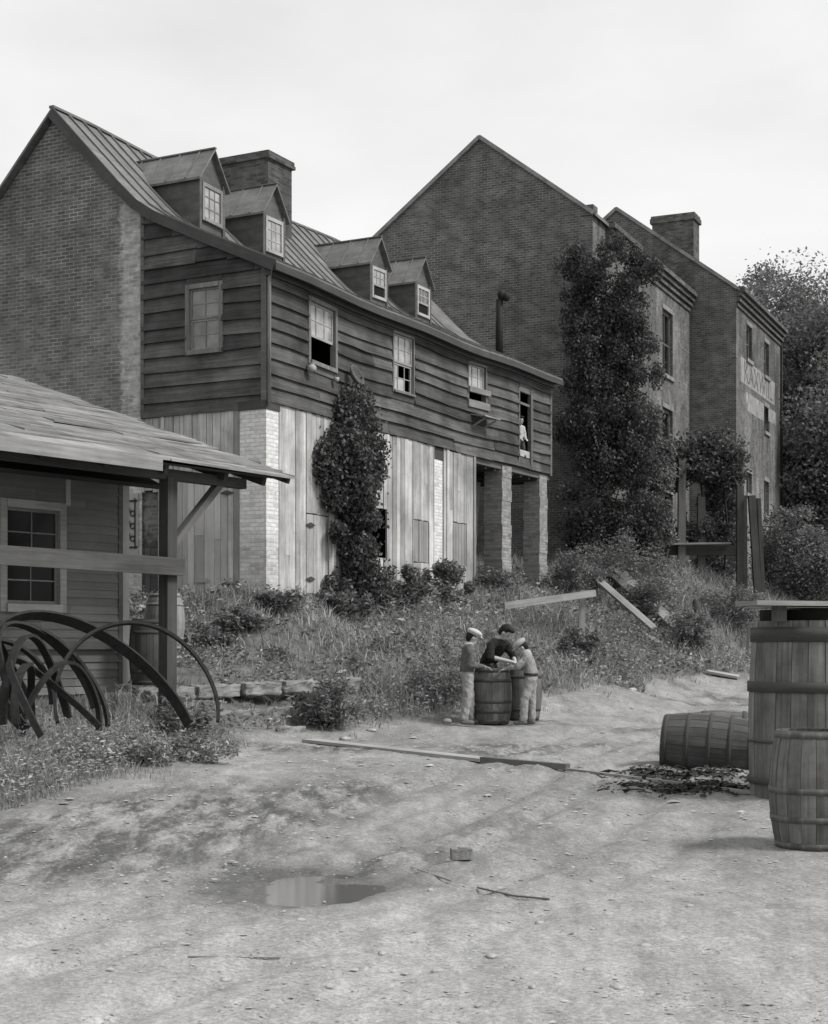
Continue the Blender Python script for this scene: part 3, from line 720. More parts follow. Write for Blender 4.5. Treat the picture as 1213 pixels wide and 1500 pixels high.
    def sag(o):
        if o.type == 'MESH' and o.name.split('.')[0] not in ('brick_gable_wall', 'brick_back_wall', 'chimney'):
            me = o.data; xs_ = [v.co.x for v in me.vertices]
            if xs_ and max(xs_) - min(xs_) > 3 and o.name.split('.')[0] in ('metal_roof', 'eave_cornice', 'frieze_board', 'floor_joists'):
                bm = bmesh.new(); bm.from_mesh(me)
                for t in range(1, 15): bmesh.ops.bisect_plane(bm, geom=bm.verts[:] + bm.edges[:] + bm.faces[:], plane_co=(t, 0, 0), plane_no=(1, 0, 0))
                bm.to_mesh(me); bm.free()
            for v in me.vertices:
                x, y, z = v.co; w = min(1, max(0, (z - 4.0) / 1.5)); v.co.z = z + w * (-.075 * math.sin(math.pi * min(max(x, 0), 14) / 14) + .022 * math.sin(x * 1.25 + .4))
        for c in [k for k in bpy.data.objects if k.parent == o]: sag(c)
    for c in [k for k in bpy.data.objects if k.parent == h]: sag(c)
    return h
house()

# ------------------------------------------------------------------ warehouses
def house_local(t, s, hh):
    """world point from the frame house's own axes"""
    return Vector((-2.81 + .463 * t - .886 * s, 29 + .886 * t + .463 * s, 1.5 + hh))

def warehouse(name, org, ang, LEN, WID, eave, apex, mg, mf, wins, label, cornice_spans, chim=None, hole=None, sign=False, base=1.6):
    h = empty(name, (org[0], org[1], 1.5 + base), ang, label, 'warehouse'); L = (0, 0, -base)
    mid = WID / 2
    prof = [(.0, base - .6), (WID, base - .6), (WID, eave), (mid, apex), (0, eave)]
    m = MB(); m.prism(prof, 0, .35, 'x')
    if hole: pass
    m.build('brick_gable_wall', M[mg], h, L)
    m = MB(); m.prism(prof, LEN - .35, LEN, 'x'); m.build('brick_gable_wall', M[mg], h, L)
    # facade with real openings, built as panels round them
    m = MB(); xs = sorted(set([.35, LEN - .35] + [q for w in wins for q in (w[0], w[1])]))
    for a, b in zip(xs[:-1], xs[1:]):
        hs = [(w[2], w[3]) for w in wins if w[0] <= a + 1e-6 and w[1] >= b - 1e-6]
        for z0, z1 in subtract(base - .6, eave, hs): m.box(a, b, 0, .35, z0, z1)
    m.build('brick_front_wall', M[mf], h, L)
    m = MB(); m.box(.35, LEN - .35, WID - .35, WID, base - .6, eave); m.build('brick_back_wall', M[mg], h, L)
    m = MB(); m.box(.4, LEN - .4, .9, .95, base, eave); m.build('interior_shade_sheet', M['black'], h, L)  # added black sheet so the window openings show painted interior shade
    # roof
    m = MB(); th = .1; ov = .12
    m.prism([(-ov, eave - ov * (apex - eave) / mid + .12), (mid, apex + .12), (mid, apex + .02), (-ov, eave - ov * (apex - eave) / mid + .02)], -.06, LEN + .06, 'x')
    m.prism([(WID + ov, eave - ov * (apex - eave) / mid + .12), (mid, apex + .12), (mid, apex + .02), (WID + ov, eave - ov * (apex - eave) / mid + .02)][::-1], -.06, LEN + .06, 'x')
    m.build('roof', M['roof'], h, L)
    m = MB()  # pale mortar coping along the verge
    m.bar((-.03, -.05, eave + .03), (-.03, mid, apex + .06), .12, .12, (1, 0, 0)); m.bar((-.03, WID + .05, eave + .03), (-.03, mid, apex + .06), .12, .12, (1, 0, 0)); m.build('verge_coping', M['ledge'], h, L)
    m = MB()
    for (a, b) in cornice_spans:
        for k, (o, z0, z1) in enumerate(((.06, -.62, -.5), (.14, -.44, -.32), (.22, -.26, -.14), (.32, -.10, .04))):
            m.box(a, b, -o, -.002, eave + z0, eave + z1)
            m.box(a + .02, b - .02, -o + .05, -.003, eave + z1, eave + z1 + .06)
    m.build('corbelled_cornice', M['chimney'], h, L)
    for w in wins:
        a, b, z0, z1, kind = w[:5]
        m = MB()
        m.box(a + .003, a + .09, .12, .2, z0 + .003, z1 - .003); m.box(b - .09, b - .003, .12, .2, z0 + .003, z1 - .003); m.box(a + .09, b - .09, .12, .2, z1 - .1, z1 - .003); m.box(a + .09, b - .09, .12, .2, z0 + .003, z0 + .09)
        if kind == 'bars':
            mm = (a + b) / 2; m.box(mm - .03, mm + .03, .13, .19, z0 + .09, z1 - .1); m.box(a + .09, b - .09, .135, .185, (z0 + z1) / 2 - .03, (z0 + z1) / 2 + .03)
        if kind == 'shut':
            m.box(mm - .02 if False else a + .09, (a + b) / 2 + .1, .14, .18, z0 + .09, z1 - .1)
        wn = m.build('window_frame', M['midwood'], h, L)
        m = MB(); m.box(a - .06, b + .06, -.07, .1, z0 - .14, z0 - .002); m.build('window_sill', M['ledge'], wn); m = MB(); m.box(a - .04, b + .04, -.02, .1, z1 + .002, z1 + .16); m.build('window_lintel', M['ledge'], wn)
    if chim:
        y0, y1, zt = chim
        m = MB(); m.box(-.02, .85, y0, y1, eave, zt - .28); m.box(-.09, .92, y0 - .07, y1 + .07, zt - .28, zt - .1); m.box(-.05, .88, y0 - .04, y1 + .04, zt - .1, zt); m.build('chimney', M['chimney'], h, L)
    if hole:
        m = MB(); m.box(-.012, -.002, hole[0], hole[1], hole[2], hole[3]); m.build('vent_shade_panel', M['black'], h, L)  # black panel laid on the wall, painted shade of a small hole
    return h
AW = math.atan2(.911, .4115)
w2 = warehouse('brick_warehouse', (5.45, 46.8), AW, 11.9, 7.4, 13.2, 16.0, 'brick_w2', 'brick_w2f',
    [(2.6, 3.8, 9.7, 12.0, 'bars'), (8.06, 9.46, 9.7, 11.98, 'bars'), (8.06, 9.46, 6.5, 8.5, 'open'), (8.06, 9.46, 3.4, 5.5, 'shut'), (2.6, 3.8, 6.4, 8.5, 'open')],
    'tall brick warehouse with wide blank gable wall, behind the dark tree and the frame house', [(1.3, 4.4), (6.1, 11.88)])
m = MB()  # crumbled parapet bricks
for k in range(26):
    x = R.uniform(4.3, 6.2); y = R.uniform(-.02, .3); z = 13.1 + R.uniform(0, .25); m.box(x, x + .22, y, y + .11, z, z + .075)
m.build('broken_brickwork', M['chimney'], w2, (0, 0, -1.6))
m = MB(); m.box(-.05, .4, -.03, .36, 13.18, 13.5); m.build('parapet_stub', M['chimney'], w2, (0, 0, -1.6))
w3 = warehouse('brick_warehouse', (11.97, 57.0), AW, 8.5, 9.2, 13.3, 16.77, 'brick_w3', 'brick_w3f',
    [(1.76, 2.76, 11.05, 12.35, 'bars'), (5.1, 6.05, 10.95, 12.3, 'bars'), (5.1, 6.05, 8.7, 9.7, 'open'), (1.76, 2.76, 5.9, 6.7, 'open'), (5.1, 6.05, 5.3, 6.7, 'shut'), (5.1, 6.05, 3.0, 4.4, 'shut')],
    'far brick warehouse with square chimney and faded painted lettering on its side', [(.0, 8.48)], chim=(1.6, 3.2, 16.35), hole=(1.94, 2.2, 13.5, 13.92))
# faded painted wall sign: whitish band with darker letters
def wall_sign():
    t = NT('faded_sign_paint', .95); uv = t.uv()
    t.col(t.ramp(t.noise(uv, 1.0, 6, .75, (9, 1.6, 1)), .38, .6, .09, .36)); mb = MB()
    mb.box(.75, 7.2, -.006, -.002, 10.0, 10.95); mb.box(1.7, 5.0, -.006, -.002, 9.05, 9.75)
    mb.box(5.9, 7.5, -.006, -.002, 9.2, 9.75)
    sb = mb.build('painted_sign_band', t.m, w3, (0, 0, -1.6))
    cu = bpy.data.curves.new('lettering', 'FONT'); cu.body = 'KAXWIIL'; cu.size = 1.0; cu.extrude = .002; cu.align_x = 'LEFT'
    tmp = bpy.data.objects.new('lettering_tmp', cu); C.objects.link(tmp)
    dg = bpy.context.evaluated_depsgraph_get(); me = bpy.data.meshes.new_from_object(tmp.evaluated_get(dg)); bpy.data.objects.remove(tmp)
    xs = [v.co.x for v in me.vertices]; ys = [v.co.y for v in me.vertices]; w = max(xs) - min(xs); hh = max(ys) - min(ys)
    for v in me.vertices:
        x, y, z = v.co; v.co = (1.4 + (x - min(xs)) / w * 5.3, -.009 - z, 10.1 + (y - min(ys)) / hh * .75)
    me.materials.clear(); me.materials.append(m_plain('faded_dark_letters', .11, .95, .5, 3))
    o = bpy.data.objects.new('sign_lettering', me); C.objects.link(o); o.parent = sb
wall_sign()
m = MB(); m.tube([(8.42, -.06, 2.0), (8.42, -.06, 13.2)], .05, 8); m.build('downpipe', M['pipe'], w3, (0, 0, -1.6))

# ------------------------------------------------------------------ shed with porch roof
def shed():
    B = -.9
    h = empty('shed', (-4.12, 22.0, 1.5 + B), math.atan2(.79, .613), 'small clapboard shed with shingled porch roof on a heavy dark post', 'shed'); L = (0, 0, -B)
    def rz(y): return 2.42 + .333 * (y + 2.1)
    m = MB(); WN = (-2.12, -1.24, .58, 1.86)
    claps(m, 'f', 0, -5.5, -.1, -.54, 2.78, [(WN[0] - .04, WN[1] + .04, WN[2] - .04, WN[3] + .04)], step=.112, out=.022, jit=.003, maxlen=3)
    m.build('clapboard_wall', M['shedwall'], h, L)
    m = MB(); m.box(-.03, .0, .02, 3.9, -.54, 3.0); m.build('side_wall', M['shedwall'], h, L)
    m = MB(); m.box(-5.4, -.06, .3, .33, -.5, 2.7); m.box(-5.5, 0, 3.9, 3.93, -.54, 3); m.build('shade_backing', M['black'], h, L)  # black sheets inside the shed, interior shade put into the colour
    m = MB(); m.box(-.1, .02, -.035, .05, -.54, 2.75); m.build('corner_board', M['shedtrim'], h, L); m = MB(); m.box(-1.12, -1.04, -.03, 0, 1.95, 2.7); m.build('wall_batten', M['shedtrim'], h, L)
    m = MB(); m.box(-.17, -.105, -.03, 0, -.54, 2.75); m.build('painted_trim_shadow', M['midwood'], h, L)  # darker strip standing in for the shadow beside the corner board
    w = window(h, 'f', 0, WN[0], WN[1], WN[2], WN[3], 2, 4, glass='glass_dark', fw=.11, frame='trimx'); w.location = L
    m = MB(); m.box(-3.2, -.25, -.10, -.03, -.03, .08); m.build('wall_rail', M['midwood'], h, L)
    # foundation with a dark crawl hole
    m = MB()
    for (a, b, z0, z1) in ((-5.5, -2.6, -.95, -.56), (-.55, 0, -.95, -.56), (-2.6, -1.2, -.95, -.56), (-1.2, -.55, -.95, -.8)): m.box(a + .01, b - .01, .0, .25, z0, z1)
    m.build('foundation', M['ledge'], h, L)
    m = MB(); m.bar((-5.0, -.25, -.92), (-.15, -.22, -.90), .22, .14); m.bar((-3.5, -.02, -.6), (0, -.02, -.6), .06, .1); m.build('sill_log', M['oldwood'], h, L)
    # porch roof: courses of shingles
    m = MB(); y = -2.1; k = 0
    while y < 3.95:
        y1 = y + .25; x = -7.0 - R.random()
        while x < 1.25 - .02:
            wdt = R.uniform(.9, 3.2); xb = min(x + wdt, 1.25 + (R.uniform(-.05, .03)))
            j = R.uniform(-.012, .012); a = y - R.uniform(0, .05); b = y1 + .12
            l0 = .022 + R.uniform(0, .014); s0 = rz(a) + j; s1 = rz(b)
            sagx = lambda X: -.05 * math.exp(-((X - .4) / 1.1) ** 2) - .02 * math.sin(X * 1.7 + k)
            P = [(x + .004, a, s0), (xb - .004, a, s0), (xb - .004, b, s1 - .01), (x + .004, b, s1 - .01), (x + .004, a, s0 + l0), (xb - .004, a, s0 + l0 * R.uniform(.8, 1.2)), (xb - .004, b, s1 + .008), (x + .004, b, s1 + .008)]
            P = [(p[0], p[1], p[2] + sagx(p[0]) * .6) for p in P]
            m.hexa(P); x = xb
        y = y1 - .03; k += 1
    m.build('shingled_roof', M['shingle'], h, L)
    m = MB(); m.hexa([(-7, -2.02, rz(-2.02) - .09), (1.2, -2.02, rz(-2.02) - .09), (1.2, 3.95, rz(3.95) - .09), (-7, 3.95, rz(3.95) - .09), (-7, -2.02, rz(-2.02) - .06), (1.2, -2.02, rz(-2.02) - .06), (1.2, 3.95, rz(3.95) - .06), (-7, 3.95, rz(3.95) - .06)])
    for x in (-6, -5, -4, -3, -2, -1.0, .1, .85): m.bar((x, -1.9, rz(-1.9) - .16), (x, 3.9, rz(3.9) - .16), .07, .13)
    m.bar((1.14, -2.1, rz(-2.1) - .07), (1.14, 3.95, rz(3.95) - .07), .05, .1)
    m.build('roof_boards', M['darkwood'], h, L)
    m = MB(); m.bar((-7, -1.72, rz(-1.72) - .24), (.62, -1.72, rz(-1.72) - .27), .12, .14); m.build('porch_plate', M['darkwood'], h, L)
    m = MB(); m.bar((-7, -2.16, rz(-2.1) - .06), (-1.32, -2.16, rz(-2.1) - .08), .03, .17); m.build('eave_fascia', M['oldwood'], h, L)
    # lower roof of the shed itself
    m = MB(); a, b = -.52, 2.0; za, zb = 2.24, 3.32
    m.hexa([(-6, a, za), (.24, a, za), (.24, b, zb), (-6, b, zb), (-6, a, za + .06), (.24, a, za + .06), (.24, b, zb + .06), (-6, b, zb + .06)]); m.build('lower_roof', M['darkwood'], h, L)
    # post, beam, brace
    zg = -1.05
    m = MB(); m.bar((-.82, -1.72, zg), (-.80, -1.72, rz(-1.72) - .3), .17, .17, (0, 1, 0)); m.build('porch_post', M['darkwood'], h, L)
    m = MB(); m.bar((-7, -1.86, 1.11), (-.66, -1.86, 1.06), .06, .23); m.build('porch_rail', M['railwood'], h, L)
    m = MB(); m.bar((-.78, -1.70, 1.3), (.22, -1.70, 2.3), .09, .13, (0, 1, 0)); m.build('knee_brace', M['midwood'], h, L)
shed()

# ------------------------------------------------------------------ barrels
def barrel_mesh(root, H, r_end, r_mid, mat, hoopm, n=20, hoops=(.04, .2, .8, .96), head=True, open_top=False, hw=.05):
    prof = lambda k: r_end + (r_mid - r_end) * (1 - (2 * k - 1) ** 2)
    m = MB(); K = 8
    for i in range(n):
        a0 = 2 * math.pi * i / n + .006; a1 = 2 * math.pi * (i + 1) / n - .006; V = []; F = []; U = []
        dr = R.uniform(-.003, .003)
        for j in range(K + 1):
            k = j / K; r = prof(k) + dr
            for rr in (r, r - .022):
                for a in (a0, (a0 + a1) / 2, a1): V.append((rr * math.cos(a), rr * math.sin(a), H * k))
        o = R.random() * 5
        for j in range(K):
            b = j * 6
            for q in range(2):
                F.append((b + q, b + q + 1, b + q + 7, b + q + 6)); F.append((b + 3 + q + 1, b + 3 + q, b + 3 + q + 6, b + 3 + q + 7))
                for _ in range(2): U.append([(o + q * .05, H * j / K), (o + q * .05 + .05, H * j / K), (o + q * .05 + .05, H * (j + 1) / K), (o + q * .05, H * (j + 1) / K)])
            F.append((b, b + 6, b + 9, b + 3)); F.append((b + 2, b + 5, b + 11, b + 8)); U += [None, None]
            U[-1] = U[-2] = [(0, 0), (0, .1), (.02, .1), (.02, 0)]
        F += [(0, 3, 4, 1), (1, 4, 5, 2)]; e = K * 6; F += [(e, e + 1, e + 4, e + 3), (e + 1, e + 2, e + 5, e + 4)]; U += [[(0, 0), (0, .02), (.05, .02), (.05, 0)]] * 4
        m.raw(V, F, U, False)
    m.build('staves', mat, root)
    for k in hoops:
        m = MB(); N = 40; V = []; F = []; U = []
        k0 = max(0, k - hw / H / 2); k1 = min(1, k + hw / H / 2)
        for i in range(N):
            a = 2 * math.pi * i / N
            for kk in (k0, k1):
                r = prof(kk) + .004; V.append((r * math.cos(a), r * math.sin(a), H * kk))
            for kk in (k0, k1):
                r = prof(kk) - .004; V.append((r * math.cos(a), r * math.sin(a), H * kk))
        for i in range(N):
            b = i * 4; c = ((i + 1) % N) * 4
            F += [(b, c, c + 1, b + 1), (b + 1, c + 1, c + 3, b + 3), (b + 2, c + 2, c, b)]
            U += [[(i * .05, 0), (i * .05 + .05, 0), (i * .05 + .05, .05), (i * .05, .05)]] * 3
        m.raw(V, F, U, True); m.build('hoop', hoopm, root)
    if head:
        for z in ((.03,) if open_top else (.03, H - .035)):
            m = MB(); N = 32; rr = prof(z / H) - .02
            nb = 5
            for b in range(nb):
                x0 = -rr + 2 * rr * b / nb + .002; x1 = -rr + 2 * rr * (b + 1) / nb - .002
                st = [x0 + (x1 - x0) * q / 4 for q in range(5)]
                up = [(x, math.sqrt(max(0, rr * rr - x * x)), z) for x in st]; dn = [(x, -y, z) for x, y, z in reversed(up)]
                m.poly(up[::-1] + dn[::-1], None)
            m.build('barrel_head', mat, root)
def barrel(x, y, label, mat='stave', H=.875, re=.26, rm=.315, rot=None, z=None, hoopm='hoop', rz=0, **k):
    zz = Z1(x, y) if z is None else z
    r = empty('barrel', (x, y, zz), rz, label, 'barrel', 'wooden barrels')
    if rot: r.rotation_euler = rot
    barrel_mesh(r, H, re, rm, M[mat], M[hoopm], **k); return r
barrel(1.22, 24.0, 'upright barrel the three boys are gathered round', z=.31, H=.86, hoops=(.04, .22, .40, .78, .96), rz=.3)
barrel(1.74, 24.65, 'upright barrel standing just behind the smallest boy in the pale cap', 'stave', z=.33, rz=1)
barrel(-3.70, 21.55, 'dark barrel beside the shed corner, behind the porch post', 'stave_dk', z=.97, H=.92, re=.25, rm=.30, open_top=True)
barrel(-3.93, 24.2, 'pale barrel with bleached staves standing behind the porch post', 'stave_lt', z=1.45, H=.9, re=.23, rm=.32, hoopm='stave_lt')
barrel(2.99, 11.5, 'open-topped barrel nearest the camera at the right edge', 'stave', z=0.0, H=.88, re=.27, rm=.325, open_top=True, hoops=(.035, .26, .5, .965), hw=.045, n=18, hoopm='stave')
# lying barrels
lb = barrel(2.88, 17.75, 'dark barrel lying on its side on the road beside the tall vat', 'stave_dk', z=.41, H=1.05, re=.31, rm=.365, rot=(0, rad(94), rad(-16)), hoops=(.04, .28, .52, .74, .96))
barrel(3.35, 18.95, 'grey barrel lying on its side behind the dark lying barrel', 'stave', z=.40, H=.95, re=.27, rm=.33, rot=(0, rad(90), rad(-14)), hoops=(.04, .24, .76, .96))
# tall vat with board cover
def vat():
    h = empty('vat', (3.93, 14.9, 0.0), .2, 'tall dark wooden vat with a loose board across its top at the right edge', 'vat')
    H = 1.72; m = MB(); n = 26; K = 8
    prof = lambda k: .655 + .03 * math.sin(k * math.pi) - .03 * k
    for i in range(n):
        a0 = 2 * math.pi * i / n + .004; a1 = 2 * math.pi * (i + 1) / n - .004; V = []; F = []; U = []; dr = R.uniform(-.003, .003); o = R.random() * 9
        for j in range(K + 1):
            k = j / K
            for rr in (prof(k) + dr, prof(k) - .04):
                for a in (a0, (a0 + a1) / 2, a1): V.append((rr * math.cos(a), rr * math.sin(a), H * k + .03))
        for j in range(K):
            b = j * 6
            for q in range(2):
                F += [(b + q, b + q + 1, b + q + 7, b + q + 6), (b + 4 + q, b + 3 + q, b + 9 + q, b + 10 + q)]
                U += [[(o + q * .08, H * j / K), (o + q * .08 + .08, H * j / K), (o + q * .08 + .08, H * (j + 1) / K), (o + q * .08, H * (j + 1) / K)]] * 2
            F += [(b, b + 6, b + 9, b + 3), (b + 2, b + 5, b + 11, b + 8)]; U += [[(0, 0), (0, .1), (.02, .1), (.02, 0)]] * 2
        e = K * 6; F += [(e, e + 1, e + 4, e + 3), (e + 1, e + 2, e + 5, e + 4)]; U += [[(0, 0), (0, .02), (.05, .02), (.05, 0)]] * 2
        m.raw(V, F, U)
    m.build('staves', M['vat'], h)
    for z, w, mt in ((1.62, .14, 'hoop'), (1.12, .10, 'hoop'), (.60, .02, 'iron_edge'), (.22, .06, 'hoop')):
        m = MB(); N = 48; V = []; F = []; U = []
        for i in range(N):
            a = 2 * math.pi * i / N
            for dz, dr in ((-w / 2, .03), (w / 2, .03), (-w / 2, -.005), (w / 2, -.005)):
                r = prof(z / H) + dr * .6; V.append((r * math.cos(a), r * math.sin(a), z + dz))
        for i in range(N):
            b = i * 4; c = ((i + 1) % N) * 4; F += [(b, c, c + 1, b + 1), (b + 1, c + 1, c + 3, b + 3), (b + 2, c + 2, c, b)]; U += [[(i * .08, 0), (i * .08 + .08, 0), (i * .08 + .08, w), (i * .08, w)]] * 3
        m.raw(V, F, U, True); m.build('hoop', M[mt], h)
    m = MB(); N = 32; m.poly([(.6 * math.cos(2 * math.pi * i / N), .6 * math.sin(2 * math.pi * i / N), 1.45) for i in range(N)]); m.build('vat_shade_disc', M['black'], h)  # black disc inside the vat, painted shade of its hollow
    m = MB(); NN = 40; PP = [(.56 * math.cos(2 * math.pi * i / NN), .56 * math.sin(2 * math.pi * i / NN)) for i in range(NN)]; m.raw([(x, y, 1.5) for x, y in PP] + [(x, y, 1.86) for x, y in PP], [(i, (i + 1) % NN, NN + (i + 1) % NN, NN + i) for i in range(NN)]); m.build('vat_shade_ring', M['black'], h)  # added black ring, painted shade in the gap under the cover boards
    for q in ((-.62, -.52, -.4, -.28, 1.74, 1.885), (.3, .42, .3, .42, 1.75, 1.88)):
        m = MB(); m.box(*q); m.build('cover_block', M['midwood'], h)
    m = MB(); m.bar((-.92, -.38, 1.91), (2.2, -.28, 1.895), .46, .045); m.build('cover_board', M['oldwood'], h); m = MB(); m.bar((-.55, .16, 1.905), (2.2, .22, 1.90), .40, .045); m.build('cover_board', M['oldwood'], h)
vat()

# ------------------------------------------------------------------ iron hoops on the left
def hoops():
    # centre px, centre py, depth, radius, normal
    data = [
        ((140, 1030), 17.0, 1.28, (.56, -.36, .60), .12, 'broad iron tyre arching from the left edge down to the porch post'),
        ((200, 1028), 16.8, .88, (.20, -.80, .30), .06, 'thin iron tyre arching in front of the porch post'),
        ((50, 1030), 16.6, .86, (.55, -.62, .35), .06, 'iron tyre arching in front of the shed window, behind the tangle'),
        ((55, 1040), 16.2, .72, (.93, -.22, .15), .075, 'iron tyre standing almost edge-on in the tangle'),
        ((15, 1020), 16.1, .80, (.88, .0, .38), .075, 'iron tyre tilted left in the tangle at the left edge'),
        ((92, 1050), 16.4, .58, (.86, -.42, -.1), .055, 'smaller iron tyre at the right of the tangle'),
        ((0, 1020), 16.3, .62, (.75, -.6, .3), .06, 'iron tyre half cut off by the left edge'),
        ((95, 1062), 15.9, .80, (.80, -.12, .62), .06, 'iron tyre slumped low across the daisies'),
        ((42, 1050), 15.9, .52, (.97, .1, .1), .07, 'smallest iron tyre, dark, low in the tangle'),
        ((70, 1015), 16.5, .85, (.84, -.2, .45), .07, 'iron tyre slanting across the middle of the tangle'),
    ]
    for (px, py), Y, r, nrm, w, lab in data:
        c = Vector((pxX(px, Y), Y, 1.5 - (py - 948) / F_ * Y)); n = Vector(nrm).normalized()
        a = n.cross(Vector((0, 0, 1))).normalized(); b = n.cross(a)
        m = MB(); N = 72; V = []; F = []; th = .034; w *= 1.15; ph = R.random() * 6
        gap = R.uniform(.19, .25) * 2 * math.pi
        for i in range(N):
            t = math.pi / 2 + gap + (2 * math.pi - 2 * gap) * i / (N - 1); rr = r * (1 + .045 * math.sin(2 * t + ph) + .025 * math.sin(3 * t)); wob = .05 * math.sin(2 * t + ph * 2)
            d = a * math.cos(t) + b * math.sin(t)
            for s, q in ((-w / 2, 0), (w / 2, 0), (w / 2, th), (-w / 2, th)): V.append(d * (rr + q) + n * (s + wob))
        for i in range(N - 1):
            p = i * 4; q = (i + 1) * 4
            for k in range(4): F.append((p + k, p + (k + 1) % 4, q + (k + 1) % 4, q + k))
        F += [(3, 2, 1, 0), (4 * N - 4, 4 * N - 3, 4 * N - 2, 4 * N - 1)]
        m.raw(V, F, None, False)
        o = m.build('iron_tyre', M['iron'], None, c); tag(o, lab, 'iron tyre', 'iron tyres heaped by the shed')
hoops()

# ------------------------------------------------------------------ people
def capsule(mb, p, q, r0, r1, n=12):
    p = Vector(p); q = Vector(q); d = q - p; L = d.length
    if L < 1e-5: return
    d.normalize(); path = []; rr = []
    for k in (-1, -.85, -.5, 0): path.append(p + d * r0 * k); rr.append(r0 * math.sqrt(max(0.02, 1 - k * k)))
    for k in (.25, .5, .75): path.append(p + d * L * k); rr.append(r0 + (r1 - r0) * k)
    for k in (0, .5, .85, 1): path.append(q + d * r1 * k); rr.append(r1 * math.sqrt(max(0.02, 1 - k * k)))
    mb.tube(path, rr, n)
def fuse(mb, name, mat, parent, vox, sm=3):
    o = mb.build(name + '_tmp', mat, None)
    md = o.modifiers.new('r', 'REMESH'); md.mode = 'VOXEL'; md.voxel_size = vox; md.use_smooth_shade = True
    if name in ('shirt', 'trousers'):
        tx = bpy.data.textures.new('folds', 'CLOUDS'); tx.noise_scale = .08; tx.noise_depth = 2
        dp = o.modifiers.new('d', 'DISPLACE'); dp.texture = tx; dp.strength = .034; dp.mid_level = .55; dp.texture_coords = 'LOCAL'
    s = o.modifiers.new('s', 'SMOOTH'); s.iterations = sm; s.factor = .5
    dg = bpy.context.evaluated_depsgraph_get(); dg.update()
    me = bpy.data.meshes.new_from_object(o.evaluated_get(dg)); bpy.data.objects.remove(o); me.name = name
    for p in me.polygons: p.use_smooth = True
    me.materials.clear(); me.materials.append(mat)
    r = bpy.data.objects.new(name, me); C.objects.link(r); r.parent = parent; return r
def person(loc, rz, sc, J, label, shirt, trou, hat=None, sleeves='long', seated=False, collar=False, belt=False, group='boys gathered round a barrel'):
    """J: joints in a 1.5 m body, +x forward, y left. All one fused skin surface; clothes are children."""
    E = empty('person', loc, rz, label, 'person', group); E.scale = (sc, sc, sc)
    V = lambda k: Vector(J[k])
    b = MB()
    hd = V('head'); look = Vector(J['look']).normalized(); up = Vector(J.get('up', (0, 0, 1)))
    lf = look; side = up.cross(lf).normalized(); upv = lf.cross(side).normalized()
    rot = Matrix((lf, side, upv)).transposed()
    b.ellip(hd + upv * .02, (.09, .075, .105), 20, 14, rot); b.ellip(hd + lf * .025 - upv * .055, (.062, .052, .062), 16, 10, rot)
    capsule(b, hd + lf * .083 + upv * .015, hd + lf * .108 - upv * .02, .010, .015, 8)   # nose
    capsule(b, hd + lf * .078 - upv * .058 + side * .02, hd + lf * .078 - upv * .058 - side * .02, .010, .010, 8)  # mouth
    for s in (-1, 1): b.ellip(hd + side * s * .078 + upv * -.005, (.018, .012, .03), 10, 8, rot)  # ears
    capsule(b, V('neck') - Vector((0, 0, .03)), hd - upv * .05, .048, .046)
    capsule(b, V('neck'), V('pelvis'), .085, .095)
    for s in ('l', 'r'):
        capsule(b, V('neck'), V('sh' + s), .05, .05); capsule(b, V('sh' + s), V('el' + s), .042, .033); capsule(b, V('el' + s), V('ha' + s), .040, .027)
        w = V('ha' + s); d = (w - V('el' + s)).normalized(); pd = Vector(J.get('palm', (1, 0, -.4))).normalized()
        fd = (d * .5 + pd * .5).normalized(); sd = fd.cross(Vector((0, 0, 1)))
        sd = sd.normalized() if sd.length > .05 else Vector((0, 1, 0))
        for k in (-1, -.33, .33, 1): capsule(b, w, w + fd * .065 + sd * k * .024, .014, .012, 8)
        for k, ln in ((-1, .055), (-.33, .066), (.33, .07), (1, .06)):
            p0 = w + fd * .065 + sd * k * .024; p1 = p0 + fd * ln * .55 + Vector((0, 0, -.006)); p2 = p1 + fd * ln * .45 + Vector((0, 0, -.018))
            capsule(b, p0, p1, .0085, .008, 8); capsule(b, p1, p2, .008, .007, 8)
        p0 = w + fd * .02 + sd * .026; p1 = p0 + fd * .028 + sd * .028; capsule(b, p0, p1, .011, .010, 8); capsule(b, p1, p1 + fd * .028 + sd * .006, .0095, .008, 8)
        capsule(b, V('hp' + s), V('kn' + s), .07, .052); capsule(b, V('kn' + s), V('an' + s), .05, .034)
    fuse(b, 'body', M['skin'], E, .0075, 2)
    c = MB(); ch = V('neck').lerp(V('pelvis'), .35)
    capsule(c, V('neck') - Vector((0, 0, .05)), V('pelvis') + Vector((0, 0, .05)), .105, .118, 16)
    for s in ('l', 'r'):
        capsule(c, V('sh' + s).lerp(V('neck'), .35), V('hp' + s).lerp(V('pelvis'), .2) + Vector((0, 0, .07)), .075, .085, 14)
        capsule(c, V('neck') - Vector((0, 0, .02)), V('sh' + s), .062, .062)
        capsule(c, V('sh' + s), V('el' + s), .068, .062)
        if sleeves == 'long': capsule(c, V('el' + s), V('el' + s).lerp(V('ha' + s), .88), .052, .036)
        else: capsule(c, V('el' + s), V('el' + s).lerp(V('ha' + s), .1), .054, .048)
    fuse(c, 'shirt', M[shirt], E, .011, 1)
    c = MB(); capsule(c, V('pelvis') + Vector((0, 0, .02)), V('pelvis') - Vector((0, 0, .05)), .112, .11, 16)
    for s in ('l', 'r'):
        capsule(c, V('hp' + s), V('kn' + s), .094, .080); capsule(c, V('kn' + s), V('kn' + s).lerp(V('an' + s), .9), .078, .066)
    fuse(c, 'trousers', M[trou], E, .011, 1)
